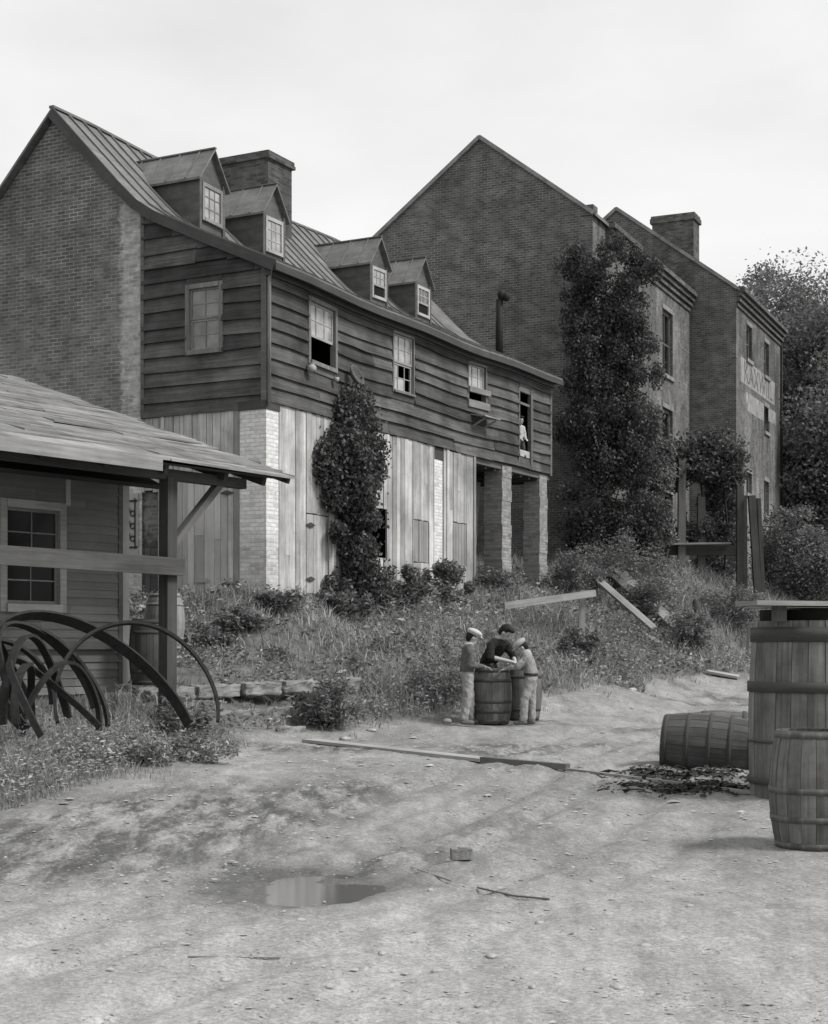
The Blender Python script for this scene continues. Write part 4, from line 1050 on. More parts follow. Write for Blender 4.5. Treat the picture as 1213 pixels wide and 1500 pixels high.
    for s in ('l', 'r'):
        c = MB(); a = V('an' + s); fx = Vector(J.get('foot', (1, 0, 0)))
        capsule(c, a + Vector((0, 0, -.03)) - fx * .02, a + fx * .13 + Vector((0, 0, -.04)), .042, .036); capsule(c, a + Vector((0, 0, .04)), a + Vector((0, 0, -.03)), .042, .042)
        fuse(c, 'shoe', M['shoe'], E, .01, 2)
    for s in (-1, 1):
        c = MB(); c.ellip(hd + lf * .078 + side * s * .03 + upv * .018, (.008, .011, .007), 8, 6, rot); c.build('eye', M['hair'], E)
    c = MB(); c.ellip(hd - lf * .018 + upv * .045, (.094, .086, .094), 20, 12, rot); c.ellip(hd - lf * .05 + upv * .0, (.062, .078, .085), 16, 10, rot)
    if not hat: c.ellip(hd + lf * .045 + upv * .095, (.07, .078, .04), 16, 8, rot)
    fuse(c, 'hair', M['hair'], E, .01, 1)
    if hat:
        c = MB(); c.ellip(hd - lf * .005 + upv * .088, (.128, .115, .058), 24, 12, rot); c.ellip(hd - lf * .01 + upv * .06, (.104, .09, .05), 24, 10, rot)
        c.ellip(hd + lf * .10 + upv * .055, (.065, .062, .014), 16, 8, rot)
        fuse(c, 'cap', M[hat], E, .009, 2)
    if collar:
        c = MB(); nk = V('neck') + Vector((0, 0, .045)); N = 20; Vv = []; Ff = []
        for i in range(N):
            a = 2 * math.pi * i / N
            for r_, z in ((.062, .03), (.085, -.02), (.078, -.022), (.056, .028)): Vv.append(nk + Vector((r_ * math.cos(a), r_ * math.sin(a), z)))
        for i in range(N):
            for k in range(4): Ff.append((i * 4 + k, i * 4 + (k + 1) % 4, ((i + 1) % N) * 4 + (k + 1) % 4, ((i + 1) % N) * 4 + k))
        c.raw(Vv, Ff, None, True); c.build('collar', M['collar'], E)
    if belt:
        c = MB(); pv = V('pelvis') + Vector((0, 0, .045)); N = 24; Vv = []; Ff = []
        for i in range(N):
            a = 2 * math.pi * i / N; rx, ry = .118, .165
            for r_, z in ((1.03, .02), (1.03, -.02), (.95, -.02), (.95, .02)): Vv.append(pv + Vector((rx * r_ * math.cos(a), ry * r_ * math.sin(a), z)))
        for i in range(N):
            for k in range(4): Ff.append((i * 4 + k, ((i + 1) % N) * 4 + k, ((i + 1) % N) * 4 + (k + 1) % 4, i * 4 + (k + 1) % 4))
        c.raw(Vv, Ff, None, True); c.build('belt', M['belt'], E)
    return E
# left boy
person((.84, 23.72, Z1(.84, 23.72) + .01), rad(12), 1.0, dict(head=(.07, 0, 1.345), look=(1, -.1, -.45), neck=(.01, 0, 1.20), pelvis=(-.02, 0, .80),
    shl=(.0, .15, 1.16), shr=(.0, -.15, 1.16), ell=(-.0, .19, .93), elr=(-.01, -.19, .93), hal=(.20, .10, .90), har=(.22, -.12, .90),
    hpl=(-.02, .08, .76), hpr=(-.02, -.08, .76), knl=(.06, .11, .43), knr=(-.04, -.11, .43), anl=(.06, .12, .08), anr=(-.10, -.12, .08)),
    'boy in pale flat cap and grey sweater standing left of the barrel', 'sweater', 'trousers', 'cap', collar=True)
# middle boy leaning over the barrel
person((1.25, 24.52, Z1(1.25, 24.52) + .01), rad(-50), 1.04, dict(head=(.26, .03, 1.32), look=(.8, .35, -.75), neck=(.16, 0, 1.20), pelvis=(-.10, 0, .84),
    shl=(.17, .15, 1.13), shr=(.15, -.16, 1.14), ell=(.20, .26, .94), elr=(.20, -.23, .95), hal=(.36, .14, .87), har=(.38, .08, .87),
    hpl=(-.10, .08, .79), hpr=(-.10, -.08, .79), knl=(-.05, .09, .44), knr=(-.05, -.09, .44), anl=(-.12, .10, .08), anr=(-.12, -.10, .08)),
    'dark-haired boy in black shirt leaning over the barrel between two capped boys', 'blackshirt', 'trousers_dk', None, sleeves='short', collar=True)
# right boy, smallest
person((1.76, 23.70, Z1(1.76, 23.70) + .01), rad(172), .93, dict(head=(.10, 0, 1.29), look=(1, .1, -.8), neck=(.02, 0, 1.18), pelvis=(-.05, 0, .80),
    shl=(.02, .14, 1.13), shr=(.02, -.14, 1.13), ell=(.15, .18, .97), elr=(.15, -.18, .97), hal=(.36, .10, .935), har=(.37, -.08, .935),
    hpl=(-.05, .075, .76), hpr=(-.05, -.075, .76), knl=(.05, .10, .42), knr=(-.05, -.10, .42), anl=(.07, .11, .08), anr=(-.06, -.11, .08)),
    'smallest boy in pale cap and light belted shirt, bowed over the right of the barrel', 'lightshirt', 'trousers', 'capdk', belt=True)
# child in the loading doorway
q = house_local(12.22, .14, 4.46)
person(tuple(q), math.atan2(.886, .463) - rad(120), .95, dict(head=(.06, 0, 1.52 - .02), look=(1, .3, -.1), neck=(.0, 0, 1.36), pelvis=(-.02, 0, .95),
    shl=(.0, .13, 1.31), shr=(.0, -.13, 1.31), ell=(.03, .17, 1.1), elr=(.03, -.17, 1.1), hal=(.18, .1, 1.0), har=(.18, -.1, 1.0),
    hpl=(.0, .08, .93), hpr=(.0, -.08, .93), knl=(.06, .09, .74), knr=(.06, -.09, .74), anl=(.03, .1, .56), anr=(.03, -.1, .56)),
    'child in a white shirt looking out of the upper loading doorway', 'whiteshirt', 'trousers_dk', None, group='people at the house')

# ------------------------------------------------------------------ small things on the house wall
def lathe(prof, mat, name, loc, label, cat, rot=None, group=None):
    m = MB(); N = 24; V = []; F = []
    for i in range(N):
        a = 2 * math.pi * i / N
        for r, z in prof: V.append((r * math.cos(a), r * math.sin(a), z))
    k = len(prof)
    for i in range(N):
        for j in range(k - 1): F.append((i * k + j, ((i + 1) % N) * k + j, ((i + 1) % N) * k + j + 1, i * k + j + 1))
    m.raw(V, F, None, True); o = m.build(name, mat, None, loc); tag(o, label, cat, group)
    if cat in ('jug', 'mug'): o.scale = (.8, .8, .8)
    if cat == 'basket': o.scale = (.85, .5, .8)
    if rot: o.rotation_euler = rot
    return o
lathe([(0, 0), (.08, 0), (.115, .04), (.12, .11), (.10, .15), (.07, .17), (.065, .2), (.085, .215), (.07, .218), (.05, .19), (0, .18)], M['enamel'], 'jug', house_local(1.45, -.14, 5.42), 'white enamel jug hung below the half open window', 'jug')
lathe([(0, 0), (.06, 0), (.07, .11), (.065, .11), (.055, .02), (0, .02)], M['enamel'], 'mug', house_local(2.45, -.12, 5.38), 'small white mug hanging between the jug and the basket', 'mug')
lathe([(0, 0), (.20, .02), (.27, .10), (.28, .16), (.26, .15), (.19, .05), (0, .03)], M['basket'], 'basket', house_local(3.05, -.18, 5.55), 'shallow woven basket propped against the clapboards above the vine', 'basket', rot=(rad(20), rad(62), rad(-20)))

# ------------------------------------------------------------------ planks, posts, ledges, stones
def plank(name, p, q, w, hh, mat, label, cat, roll=0, group=None, up=(0, 0, 1)):
    p = Vector(p); q = Vector(q); mid = p.copy(); m = MB()
    n = 5; pts = [p.lerp(q, k / n) for k in range(n + 1)]
    if True: m.bar((0, 0, 0), q - p, w, hh, up, roll)
    o = m.build(name, M[mat], None, tuple(p)); tag(o, label, cat, group); return o
def gp(px, Y, dz=0):
    X = pxX(px, Y); return Vector((X, Y, Z1(X, Y) + dz))
plank('plank', gp(452, 20.8, .035), gp(712, 18.4, .035), .24, .04, 'trimx', 'long pale plank lying across the road left of the split log', 'plank')
plank('log', gp(706, 18.25, .05), gp(832, 17.55, .04), .10, .07, 'midwood', 'split dark log lying at the end of the road plank', 'log')
plank('lath', gp(830, 17.4, .025), gp(1105, 14.9, .02), .045, .03, 'oldwood', 'thin lath half sunk in the dirt reaching towards the vat', 'lath')
def sl(px, py, px2, py2, *k, dz=.62, **kw): plank('plank', onground(px, py, dz), onground(px2, py2, dz * .8), *k, **kw)
sl(872, 880, 958, 950, .2, .08, 'oldwood', 'weathered plank sliding down the bank, left of the wider one', 'plank', roll=.25)
sl(905, 868, 992, 948, .27, .09, 'oldwood', 'wide weathered plank sliding down the bank toward the road', 'plank', roll=.3)
sl(925, 925, 968, 950, .16, .06, 'oldwood', 'short plank half buried in weeds below the sliding planks', 'plank', roll=.2, dz=.12)
sl(888, 862, 935, 900, .22, .07, 'midwood', 'dark short board on the bank above the two sliding planks', 'plank', roll=.15, dz=.55)
sl(935, 900, 1005, 945, .16, .07, 'oldwood', 'narrow board sliding down the bank, right of the wide plank', 'plank', roll=.2, dz=.5)
sl(1036, 987, 1082, 995, .3, .06, 'trimx', 'pale board lying at the far edge of the road', 'plank', roll=.1, dz=.06)
q = onground(850, 945); plank('fence_post', q - Vector((0, 0, .3)), q + Vector((.07, 0, 1.25)), .14, .14, 'oldwood', 'leaning grey fence post at the top of the long rail', 'post', up=(0, 1, 0))
plank('fence_rail', onground(738, 930, .62), q + Vector((.32, -.12, 1.18)), .07, .15, 'oldwood', 'long fence rail slanting up to the leaning post', 'rail')
plank('twig', gp(612, 10.55, .012), gp(662, 9.9, .012), .012, .010, 'oldwood', 'pale twig on the road below the brick', 'twig')
plank('twig', gp(700, 9.85, .012), gp(752, 9.2, .012), .012, .010, 'midwood', 'dark twig on the road, in the middle of three', 'twig')
plank('twig', gp(752, 9.2, .012), gp(805, 9.1, .012), .014, .010, 'midwood', 'dark twig on the road, rightmost of three', 'twig')
plank('twig', gp(275, 7.4, .010), gp(410, 7.6, .010), .008, .006, 'midwood', 'thin dark stick in the foreground dirt at lower left', 'twig')
# tilted board behind the vat, stump on the bank
q = onground(1094, 965); plank('stake', q, q + Vector((.08, 0, 1.05)), .07, .05, 'midwood', 'thin upright stake in the weeds left of the vat', 'stake', up=(0, 1, 0))
X = pxX(1019, 44); m = MB(); m.tube([(0, 0, -.15), (.02, 0, .2), (0, 0, .42), (.0, 0, .5)], [.12, .11, .09, .03], 9); o = m.build('stump', M['darkwood'], None, (X, 44, Z1(X, 44) + .12)); tag(o, 'small dark stump in the weeds on the bank below the trestle', 'stump')
# brick in the road
m = MB(); m.box(-.075, .075, -.045, .045, 0, .08); m.box(-.02, .04, -.03, .03, .08, .088)
X = pxX(675, 11.0); bk = m.build('brick', m_plain('loose_brick', .2, .95, .4, 20, bump=.8), None, (X, 10.9, Z1(X, 10.9) + .006)); bk.rotation_euler = (0, 0, .15); tag(bk, 'single loose brick lying in the middle of the road', 'brick')
bv = bk.modifiers.new('b', 'BEVEL'); bv.width = .008; bv.segments = 2
def rock(px, Y, s, label, group='pale stones on the road', sink=.3, cat='stone', flat=.5):
    X = pxX(px, Y); m = MB(); V = []; F = []; nu, nv = 10, 7; sd = R.randint(0, 9999)
    rr = random.Random(sd); ax = [rr.uniform(.7, 1.3) for _ in range(3)]
    for j in range(nv + 1):
        ph = math.pi * j / nv
        for i in range(nu):
            th = 2 * math.pi * i / nu; k = 1 + .22 * math.sin(3 * th + sd) * math.sin(ph) + .1 * math.sin(5 * th + sd * 2) * math.sin(ph)
            V.append((s * ax[0] * k * math.sin(ph) * math.cos(th), s * ax[1] * k * math.sin(ph) * math.sin(th), s * flat * k * math.cos(ph)))
    F = [(j * nu + i, (j + 1) * nu + i, (j + 1) * nu + (i + 1) % nu, j * nu + (i + 1) % nu) for j in range(nv) for i in range(nu)]
    m.raw(V, F, None, True); o = m.build('stone', M['stone'], None, (X, Y, Z1(X, Y) + s * flat * (1 - sink) * .6)); tag(o, label, cat, group); return o
SL_ = 'small pale stone pressed into the dirt road'
for px, py in ((515, 1200), (240, 1375), (255, 1368), (430, 1400), (790, 1350), (640, 1420), (690, 1365), (945, 1385), (1120, 1440), (780, 1445), (440, 1345), (330, 1420), (720, 1400), (560, 1395), (860, 1420), (1010, 1330), (330, 1260), (630, 1300), (475, 1302), (905, 1445), (160, 1440)):
    rock(px, 1.5 * F_ / (py - 948), R.uniform(.014, .030), SL_, sink=.6)
for px, Y, s, l in ((505, 22.0, .07, 'white stone at the foot of the weeds left of the boys'), (585, 27, .16, 'pale boulder among the weeds on the bank'), (690, 27.5, .1, 'pale rock in the weeds behind the left boy'),
                    (655, 23.9, .09, 'flat stone by the left boy\'s feet'), (250, 18.4, .1, 'pale stone below the porch post'), (190, 18.0, .07, 'rough stone at the edge of the daisies'), (545, 22.9, .06, 'small white stone on the verge right of the plank'), (925, 31.5, .1, 'flat pale stone on the far road edge')):
    rock(px, Y, s, l, 'loose stones along the bank')
# stone ledges of the terrace
def ledge(p, q, hgt, dep, label):
    n = max(3, int((Vector(q) - Vector(p)).length / .95)); m = MB(); P = Vector(p); Q = Vector(q); d = (Q - P).normalized(); sd = Vector((-d.y, d.x, 0))
    for i in range(n):
        a = P.lerp(Q, (i + .03) / n); b = P.lerp(Q, (i + .97) / n); j = [R.uniform(-.03, .03) for _ in range(8)]
        f0 = -sd * (dep / 2 + j[0]); f1 = sd * (dep / 2)
        zt0 = j[1]; zt1 = j[2] * .8
        up = Vector((0, 0, 1))
        pts = [a - sd * (dep / 2 + j[0]) - up * hgt, b - sd * (dep / 2 + j[3]) - up * hgt, b + sd * dep / 2 - up * hgt, a + sd * dep / 2 - up * hgt,
               a - sd * (dep / 2 + j[4]) + up * zt0, b - sd * (dep / 2 + j[5]) + up * zt1, b + sd * dep / 2 + up * zt1, a + sd * dep / 2 + up * zt0]
        m.hexa([Vector(x) - P for x in pts])
    o = m.build('stone_ledge', M['ledge'], None, p); tag(o, label, 'ledge', 'low terrace ledges'); b = o.modifiers.new('b', 'BEVEL'); b.width = .03; b.segments = 2
    sb = o.modifiers.new('u', 'SUBSURF'); sb.subdivision_type = 'SIMPLE'; sb.levels = sb.render_levels = 3
    tx = bpy.data.textures.new('rugged', 'CLOUDS'); tx.noise_scale = .18; tx.noise_depth = 3; dp = o.modifiers.new('d', 'DISPLACE'); dp.texture = tx; dp.strength = .13; dp.mid_level = .6; return o
ledge((-3.75, 21.0, .95), (-1.0, 25.2, .99), .2, .34, 'upper terrace ledge running right from the dark barrel')
ledge((-2.95, 21.3, .58), (-1.45, 24.1, .62), .2, .3, 'middle terrace ledge right of the porch post')
ledge((-2.75, 20.6, .34), (-1.65, 22.4, .36), .2, .26, 'lowest terrace ledge nearest the road')
# trestle posts and beam in front of the far warehouse
def tpt(px, py, Y): return Vector((pxX(px, Y), Y, 1.5 + (948 - py) / F_ * Y))
tr = empty('timber_trestle', tpt(1000, 850, 50.5), 0, 'ruined timber trestle overgrown with vine between the two warehouses', 'trestle'); TO = Vector(tr.location)
def tb(p, q, w, hh, nm, mat='midwood'):
    m = MB(); m.bar(p - TO, q - TO, w, hh, (0, 1, 0) if abs((q - p).normalized().z) > .7 else (0, 0, 1)); m.build(nm, M[mat], tr)
tb(tpt(998, 855, 50.2), tpt(999, 672, 50.2), .24, .24, 'post'); tb(tpt(1027, 855, 51), tpt(1027, 728, 51), .24, .24, 'post')
tb(tpt(960, 806, 50.4), tpt(1083, 806, 50.4), .22, .34, 'beam', 'darkwood'); tb(tpt(975, 797, 50.1), tpt(1070, 796, 50.1), .3, .06, 'beam', 'oldwood')
tb(tpt(962, 690, 51), tpt(1075, 655, 51), .16, .2, 'beam', 'darkwood')
tb(tpt(1084, 862, 49.8), tpt(1084, 712, 49.8), .22, .2, 'post', 'darkwood'); tb(tpt(1092, 862, 50.4), tpt(1091, 728, 50.4), .12, .15, 'post', 'darkwood')
tb(tpt(1110, 868, 49.6), tpt(1101, 726, 49.6), .22, .2, 'post', 'darkwood'); tb(tpt(1118, 868, 49.9), tpt(1111, 730, 49.9), .12, .15, 'post', 'darkwood')
# dark litter by the lying barrel
def litter():
    V = []; m = MB()
    for k in range(160):
        x = R.gauss(2.85, .38); y = R.gauss(15.5, .22) + (1.3 if R.random() < .4 else 0); z = Z1(x, y) + R.uniform(-.004, .022); a = R.uniform(0, 6.28); l = R.uniform(.05, .24)
        m.tube([(x, y, z), (x + l * .5 * math.cos(a), y + l * .5 * math.sin(a), z + R.uniform(0, .03)), (x + l * math.cos(a), y + l * math.sin(a), z)], R.uniform(.003, .011), 5)
    for k in range(900):
        x = R.gauss(2.9, .36); y = R.gauss(15.5, .24) + (1.3 if R.random() < .4 else 0); z = Z1(x, y) + R.uniform(0, .04); a = R.uniform(0, 6.28); l = R.uniform(.012, .05); w = l * R.uniform(.3, .9); c_, s_ = math.cos(a), math.sin(a); e = R.uniform(-.02, .03)
        m.poly([(x - l * c_, y - l * s_, z), (x + w * s_, y - w * c_, z + e), (x + l * c_, y + l * s_, z + .01), (x - w * s_, y + w * c_, z - e * .5)])
    o = m.build('root_litter', M['rootdk'], None); tag(o, 'dark tangle of roots and bark in front of the lying barrel', 'litter', kind='stuff')
litter()

# ------------------------------------------------------------------ vegetation
def quads(P, U, W):
    """rhomb leaves: centre P, half-length vector U, half-width vector W"""
    n = len(P); V = np.empty((n, 4, 3)); V[:, 0] = P - U; V[:, 1] = P + W; V[:, 2] = P + U; V[:, 3] = P - W
    return V.reshape(-1, 3), np.arange(n * 4).reshape(n, 4)
def rdir(n): v = NR.normal(size=(n, 3)); return v / np.linalg.norm(v, axis=1, keepdims=True)
def leafmesh(name, P, size, mat, parent=None, droop=.3, asp=.5):
    n = len(P); u = rdir(n); u[:, 2] = u[:, 2] * .6 - droop; u /= np.linalg.norm(u, axis=1, keepdims=True)
    w = np.cross(u, rdir(n)); w /= np.linalg.norm(w, axis=1, keepdims=True) + 1e-9
    s = size * NR.uniform(.6, 1.3, (n, 1)); V, F = quads(P, u * s, w * s * asp)
    return npmesh(name, V, F, mat, parent)
def clumps(centers, n, inner=.5):
    """points gathered near the shells of many small clumps"""
    c = np.array([k[:3] for k in centers]); r = np.array([k[3] for k in centers]); w = r ** 2 * NR.uniform(.5, 1.5, len(r)); idx = NR.choice(len(c), n, p=w / w.sum())
    g = NR.normal(size=(n, 3)); gl = np.linalg.norm(g, axis=1, keepdims=True); g *= np.minimum(1, 2.3 / gl) * .56; sp = NR.uniform(.7, 1.5, (len(c), 3)); g *= sp[idx]; far = NR.uniform(0, 1, n) < .05; g[far] *= 1.4
    return c[idx] + g * r[idx][:, None]
def tree(name, base, hgt, rx, ry, n, size, mat, label, cat='tree', group=None, z0=.25, sub=60, crf=.28, shape=None, cut=.0, trunk=.16, droop=.3, multi=False):
    T = empty(name, base, 0, label, cat, group)
    cs = []
    k = 0
    while len(cs) < sub:
        u = R.uniform(-1, 1); v = R.uniform(-1, 1); w = R.uniform(-1, 1)
        if u * u + v * v + w * w > 1: continue
        z = z0 + (1 - z0) * (w * .5 + .5); pr = shape(z) if shape else 1.0
        r = crf * (rx + ry) / 2 * R.uniform(.45, 1.2)
        if sub > 120: z = z0 + (1 - z0) * R.random() ** .9; r *= .85 if z > .8 else 1
        cs.append((u * (rx) * pr, v * (ry) * pr, z * hgt, r))
    P = clumps(cs, n, .35); P[:, 2] = np.maximum(P[:, 2], .1)
    leafmesh('crown', P, size, mat, T, droop)
    m = MB(); tp = [(0, 0, -.3)]
    for k in range(1, 7): tp.append((R.uniform(-.12, .12) * k * .4, R.uniform(-.1, .1) * k * .4, hgt * .85 * k / 6))
    m.tube(tp, [trunk * (1.1 - .9 * k / 6) for k in range(7)], 8)
    for i in range(0, len(cs), 3 if sub < 100 else 8):
        c = cs[i]; k = max(1, min(5, int(c[2] / hgt * 5))); s = Vector(tp[k]); e = Vector(c[:3]); md = s.lerp(e, .5) + Vector((0, 0, .1 * hgt * .1))
        m.tube([s, md, e], [trunk * .35, trunk * .22, trunk * .08], 5)
    m.build('trunk', M['bark'], T)
    return T
def gz(X, Y): return (X, Y, Z1(X, Y))
# dark tree in front of the warehouse corner
tree('dark_tree', gz(pxX(893, 45.6), 45.6), 9.9, 1.5, .8, 95000, .052, M['leaf_tree'], 'dark shaggy tree growing against the corner of the tall warehouse', z0=.0, sub=210, crf=.29, trunk=.09,
     shape=lambda z: 1.0 if z < .7 else 1.0 - .45 * (z - .7) / .3, droop=.7)
tree('dark_tree', gz(pxX(948, 46.6), 46.6), 5.4, .8, .6, 20000, .052, M['leaf_bush'], 'looser vine-hung tree right of the dark tree, on the warehouse front', z0=.0, sub=70, crf=.34, droop=.6, trunk=.07)
# far trees
for i, (px, Y, top, rx, lab) in enumerate(((1105, 82, 400, 2.6, 'pale far tree just above the far warehouse roof'), (1160, 78, 385, 3.4, 'large far tree at the right edge'), (1212, 70, 430, 3.0, 'far tree cut off by the right edge'),
                                          (1178, 69, 560, 2.4, 'dark tree beside the far warehouse, below the large far tree'), (1250, 66, 500, 3, 'low far tree beyond the right edge'))):
    X = pxX(px, Y); z = Z1(X, Y); hh = 1.5 + (948 - top) / F_ * Y - z
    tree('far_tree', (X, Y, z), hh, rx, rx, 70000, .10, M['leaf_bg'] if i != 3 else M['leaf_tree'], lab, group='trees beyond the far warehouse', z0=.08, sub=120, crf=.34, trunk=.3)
for px, Y, hh, rx, lab in ((1165, 56, 3.2, 1.3, 'rounded bush right of the far warehouse foot'), (1200, 54, 2.6, 1.4, 'bush at the right edge below the far trees'), (1135, 60, 1.6, .8, 'low bush at the far warehouse corner')):
    tree('bush', gz(pxX(px, Y), Y), hh, rx, rx, 14000, .06, M['leaf_bush'], lab, 'bush', 'bushes by the far warehouse', z0=.02, sub=40, crf=.35, trunk=.05)
# vine columns: a leaf mass hugging a wall, with stems
def vine(name, spine, n, size, mat, label, parent_fr=None, depth=.35, tend=0):
    """spine: list of (world point, half width). leaves hug outwards"""
    T = empty(name, spine[0][0], 0, label, 'vine'); o = Vector(spine[0][0]); cs = []
    for (p, w), (q, v) in zip(spine[:-1], spine[1:]):
        p = Vector(p); q = Vector(q); L = (q - p).length; k = max(3, int(L / .16))
        for i in range(k):
            f = (i + R.random()) / k; c = p.lerp(q, f) - o; ww = w + (v - w) * f
            for _ in range(2):
                a = R.uniform(-1, 1); d = Vector((.463, .886, 0)) * a * ww * .85; out = Vector((.886, -.463, 0)) * R.uniform(0, depth) * (1 - .6 * abs(a))
                cs.append((*(c + d + out), R.uniform(.11, .31)))
    P = clumps(cs, n, .5); leafmesh('leaves', P, size, mat, T, .7, .62)
    m = MB()
    for s in (-.12, 0, .1): m.tube([Vector(p) - o + Vector((s, s, 0)) + Vector((.886, -.463, 0)) * .08 for p, w in spine], .025, 6)
    m.build('stem', M['bark'], T)
HL = lambda t, s, hh: tuple(house_local(t, s, hh))
vine('climbing_vine', [(HL(2.85, -.12, .75), .85), (HL(2.8, -.12, 1.6), .66), (HL(2.72, -.12, 2.5), .5), (HL(2.8, -.12, 3.3), .9), (HL(2.85, -.12, 3.8), 1.15), (HL(2.8, -.12, 4.25), .95), (HL(2.85, -.12, 4.55), .35), (HL(2.95, -.12, 5.05), .04)],
     58000, .046, M['leaf_vine'], 'thick dark vine column climbing the plank wall of the frame house', depth=.5)
for t_, h_, w_ in ((3.6, 6.35, .12),): pass
def freevine():
    T = empty('hanging_vine', tpt(1000, 850, 51), 0, 'leafy vine smothering the ruined trestle', 'vine'); o = Vector(T.location); cs = []
    for _ in range(75):
        px = R.uniform(972, 1082); py = 655 + abs(px - 1025) * .35 + R.uniform(-14, 45); cs.append((*(tpt(px, py, 50.8 + R.uniform(-.5, .8)) - o), R.uniform(.15, .42)))
    for _ in range(40):
        px = R.uniform(1040, 1082); py = R.uniform(690, 790); cs.append((*(tpt(px, py, 51.5 + R.uniform(-.4, .8)) - o), R.uniform(.15, .36)))
    for _ in range(30):
        px = R.uniform(985, 1078); py = R.uniform(768, 796); cs.append((*(tpt(px, py, 50.9) - o), R.uniform(.1, .25)))
    for _ in range(30):
        px = R.uniform(1000, 1075); py = R.uniform(825, 862); cs.append((*(tpt(px, py, 52.2) - o), R.uniform(.15, .4)))
    leafmesh('leaves', clumps(cs, 26000, .5), .065, M['leaf_vine'], T, .6, .6)
    m = MB()
    for px in (1000, 1027, 1060): m.tube([tpt(px, 860, 51) - o, tpt(px + 5, 760, 51) - o, tpt(px - 4, 670, 51) - o], .03, 5)
    m.build('stem', M['bark'], T)
freevine()
# shrubs along the house wall and on the bank
def shrub(px, Y, hh, rx, n, label, mat='leaf_bush', size=.05, cat='shrub', group='shrubs on the bank'):
    X = pxX(px, Y); T = empty('shrub', (X, Y, Z1(X, Y)), 0, label, cat, group); cs = []
    for _ in range(26): a = R.uniform(0, 6.28); r = R.uniform(0, 1) ** .5; z = R.uniform(.1, .95); k = math.sin(min(1, z * 1.1) * 2.6) * .6 + .45; cs.append((r * rx * k * math.cos(a), r * rx * k * math.sin(a), z * hh, R.uniform(.12, .3) * rx))
    leafmesh('leaves', clumps(cs, n, .3), size, M[mat], T, .1, .35)
    m = MB()
    for _ in range(9): c = R.choice(cs); m.tube([(0, 0, -.05), (c[0] * .4, c[1] * .4, c[2] * .5), c[:3]], [.015, .011, .005], 5)
    m.build('stem', M['bark'], T)
for a in ((655, 34.2, 1.15, .5, 4200, 'rounded shrub against the white brick pier of the house'), (592, 32.3, 1.05, .5, 4500, 'tall loose shrub between the vine and the black opening'),
          (408, 28.5, .3, .4, 2500, 'low shrub at the foot of the white corner pillar'), (500, 30.2, .4, .55, 3500, 'shrub at the foot of the thick vine'), (480, 22.8, .75, .45, 3000, 'tall weed clump at the end of the upper ledge'),
          (842, 31, .8, .45, 2600, 'dark shrub at the foot of the leaning fence post'), (625, 25.3, .5, .6, 2600, 'broad-leaved clump left of the boys'), (890, 43, 1.4, 1.5, 7000, 'dense undergrowth at the foot of the dark tree'),
          (830, 40.5, 1.0, .9, 4200, 'dark undergrowth right of the brick pillars'), (1000, 39.5, .9, .7, 3200, 'leafy shrub on the bank above the pale board'), (960, 41, 1.0, .8, 3600, 'leafy shrub on the bank below the trestle'), (1060, 46, 1.0, 1.1, 4200, 'shrub below the trestle posts'),
          (725, 37.5, .7, .7, 2800, 'low weeds in front of the first brick pillar'), (262, 19.3, .45, .35, 1500, 'small weed clump at the foot of the porch post'), (300, 26.8, .25, .45, 2600, 'shrub in the grass left of the plank door'), (350, 27.6, .25, .45, 3000, 'shrub in the grass below the plank door')):
    shrub(a[0], a[1], a[2], a[3], a[4], a[5], 'leaf_bush', .055 if a[1] > 26 else .04)

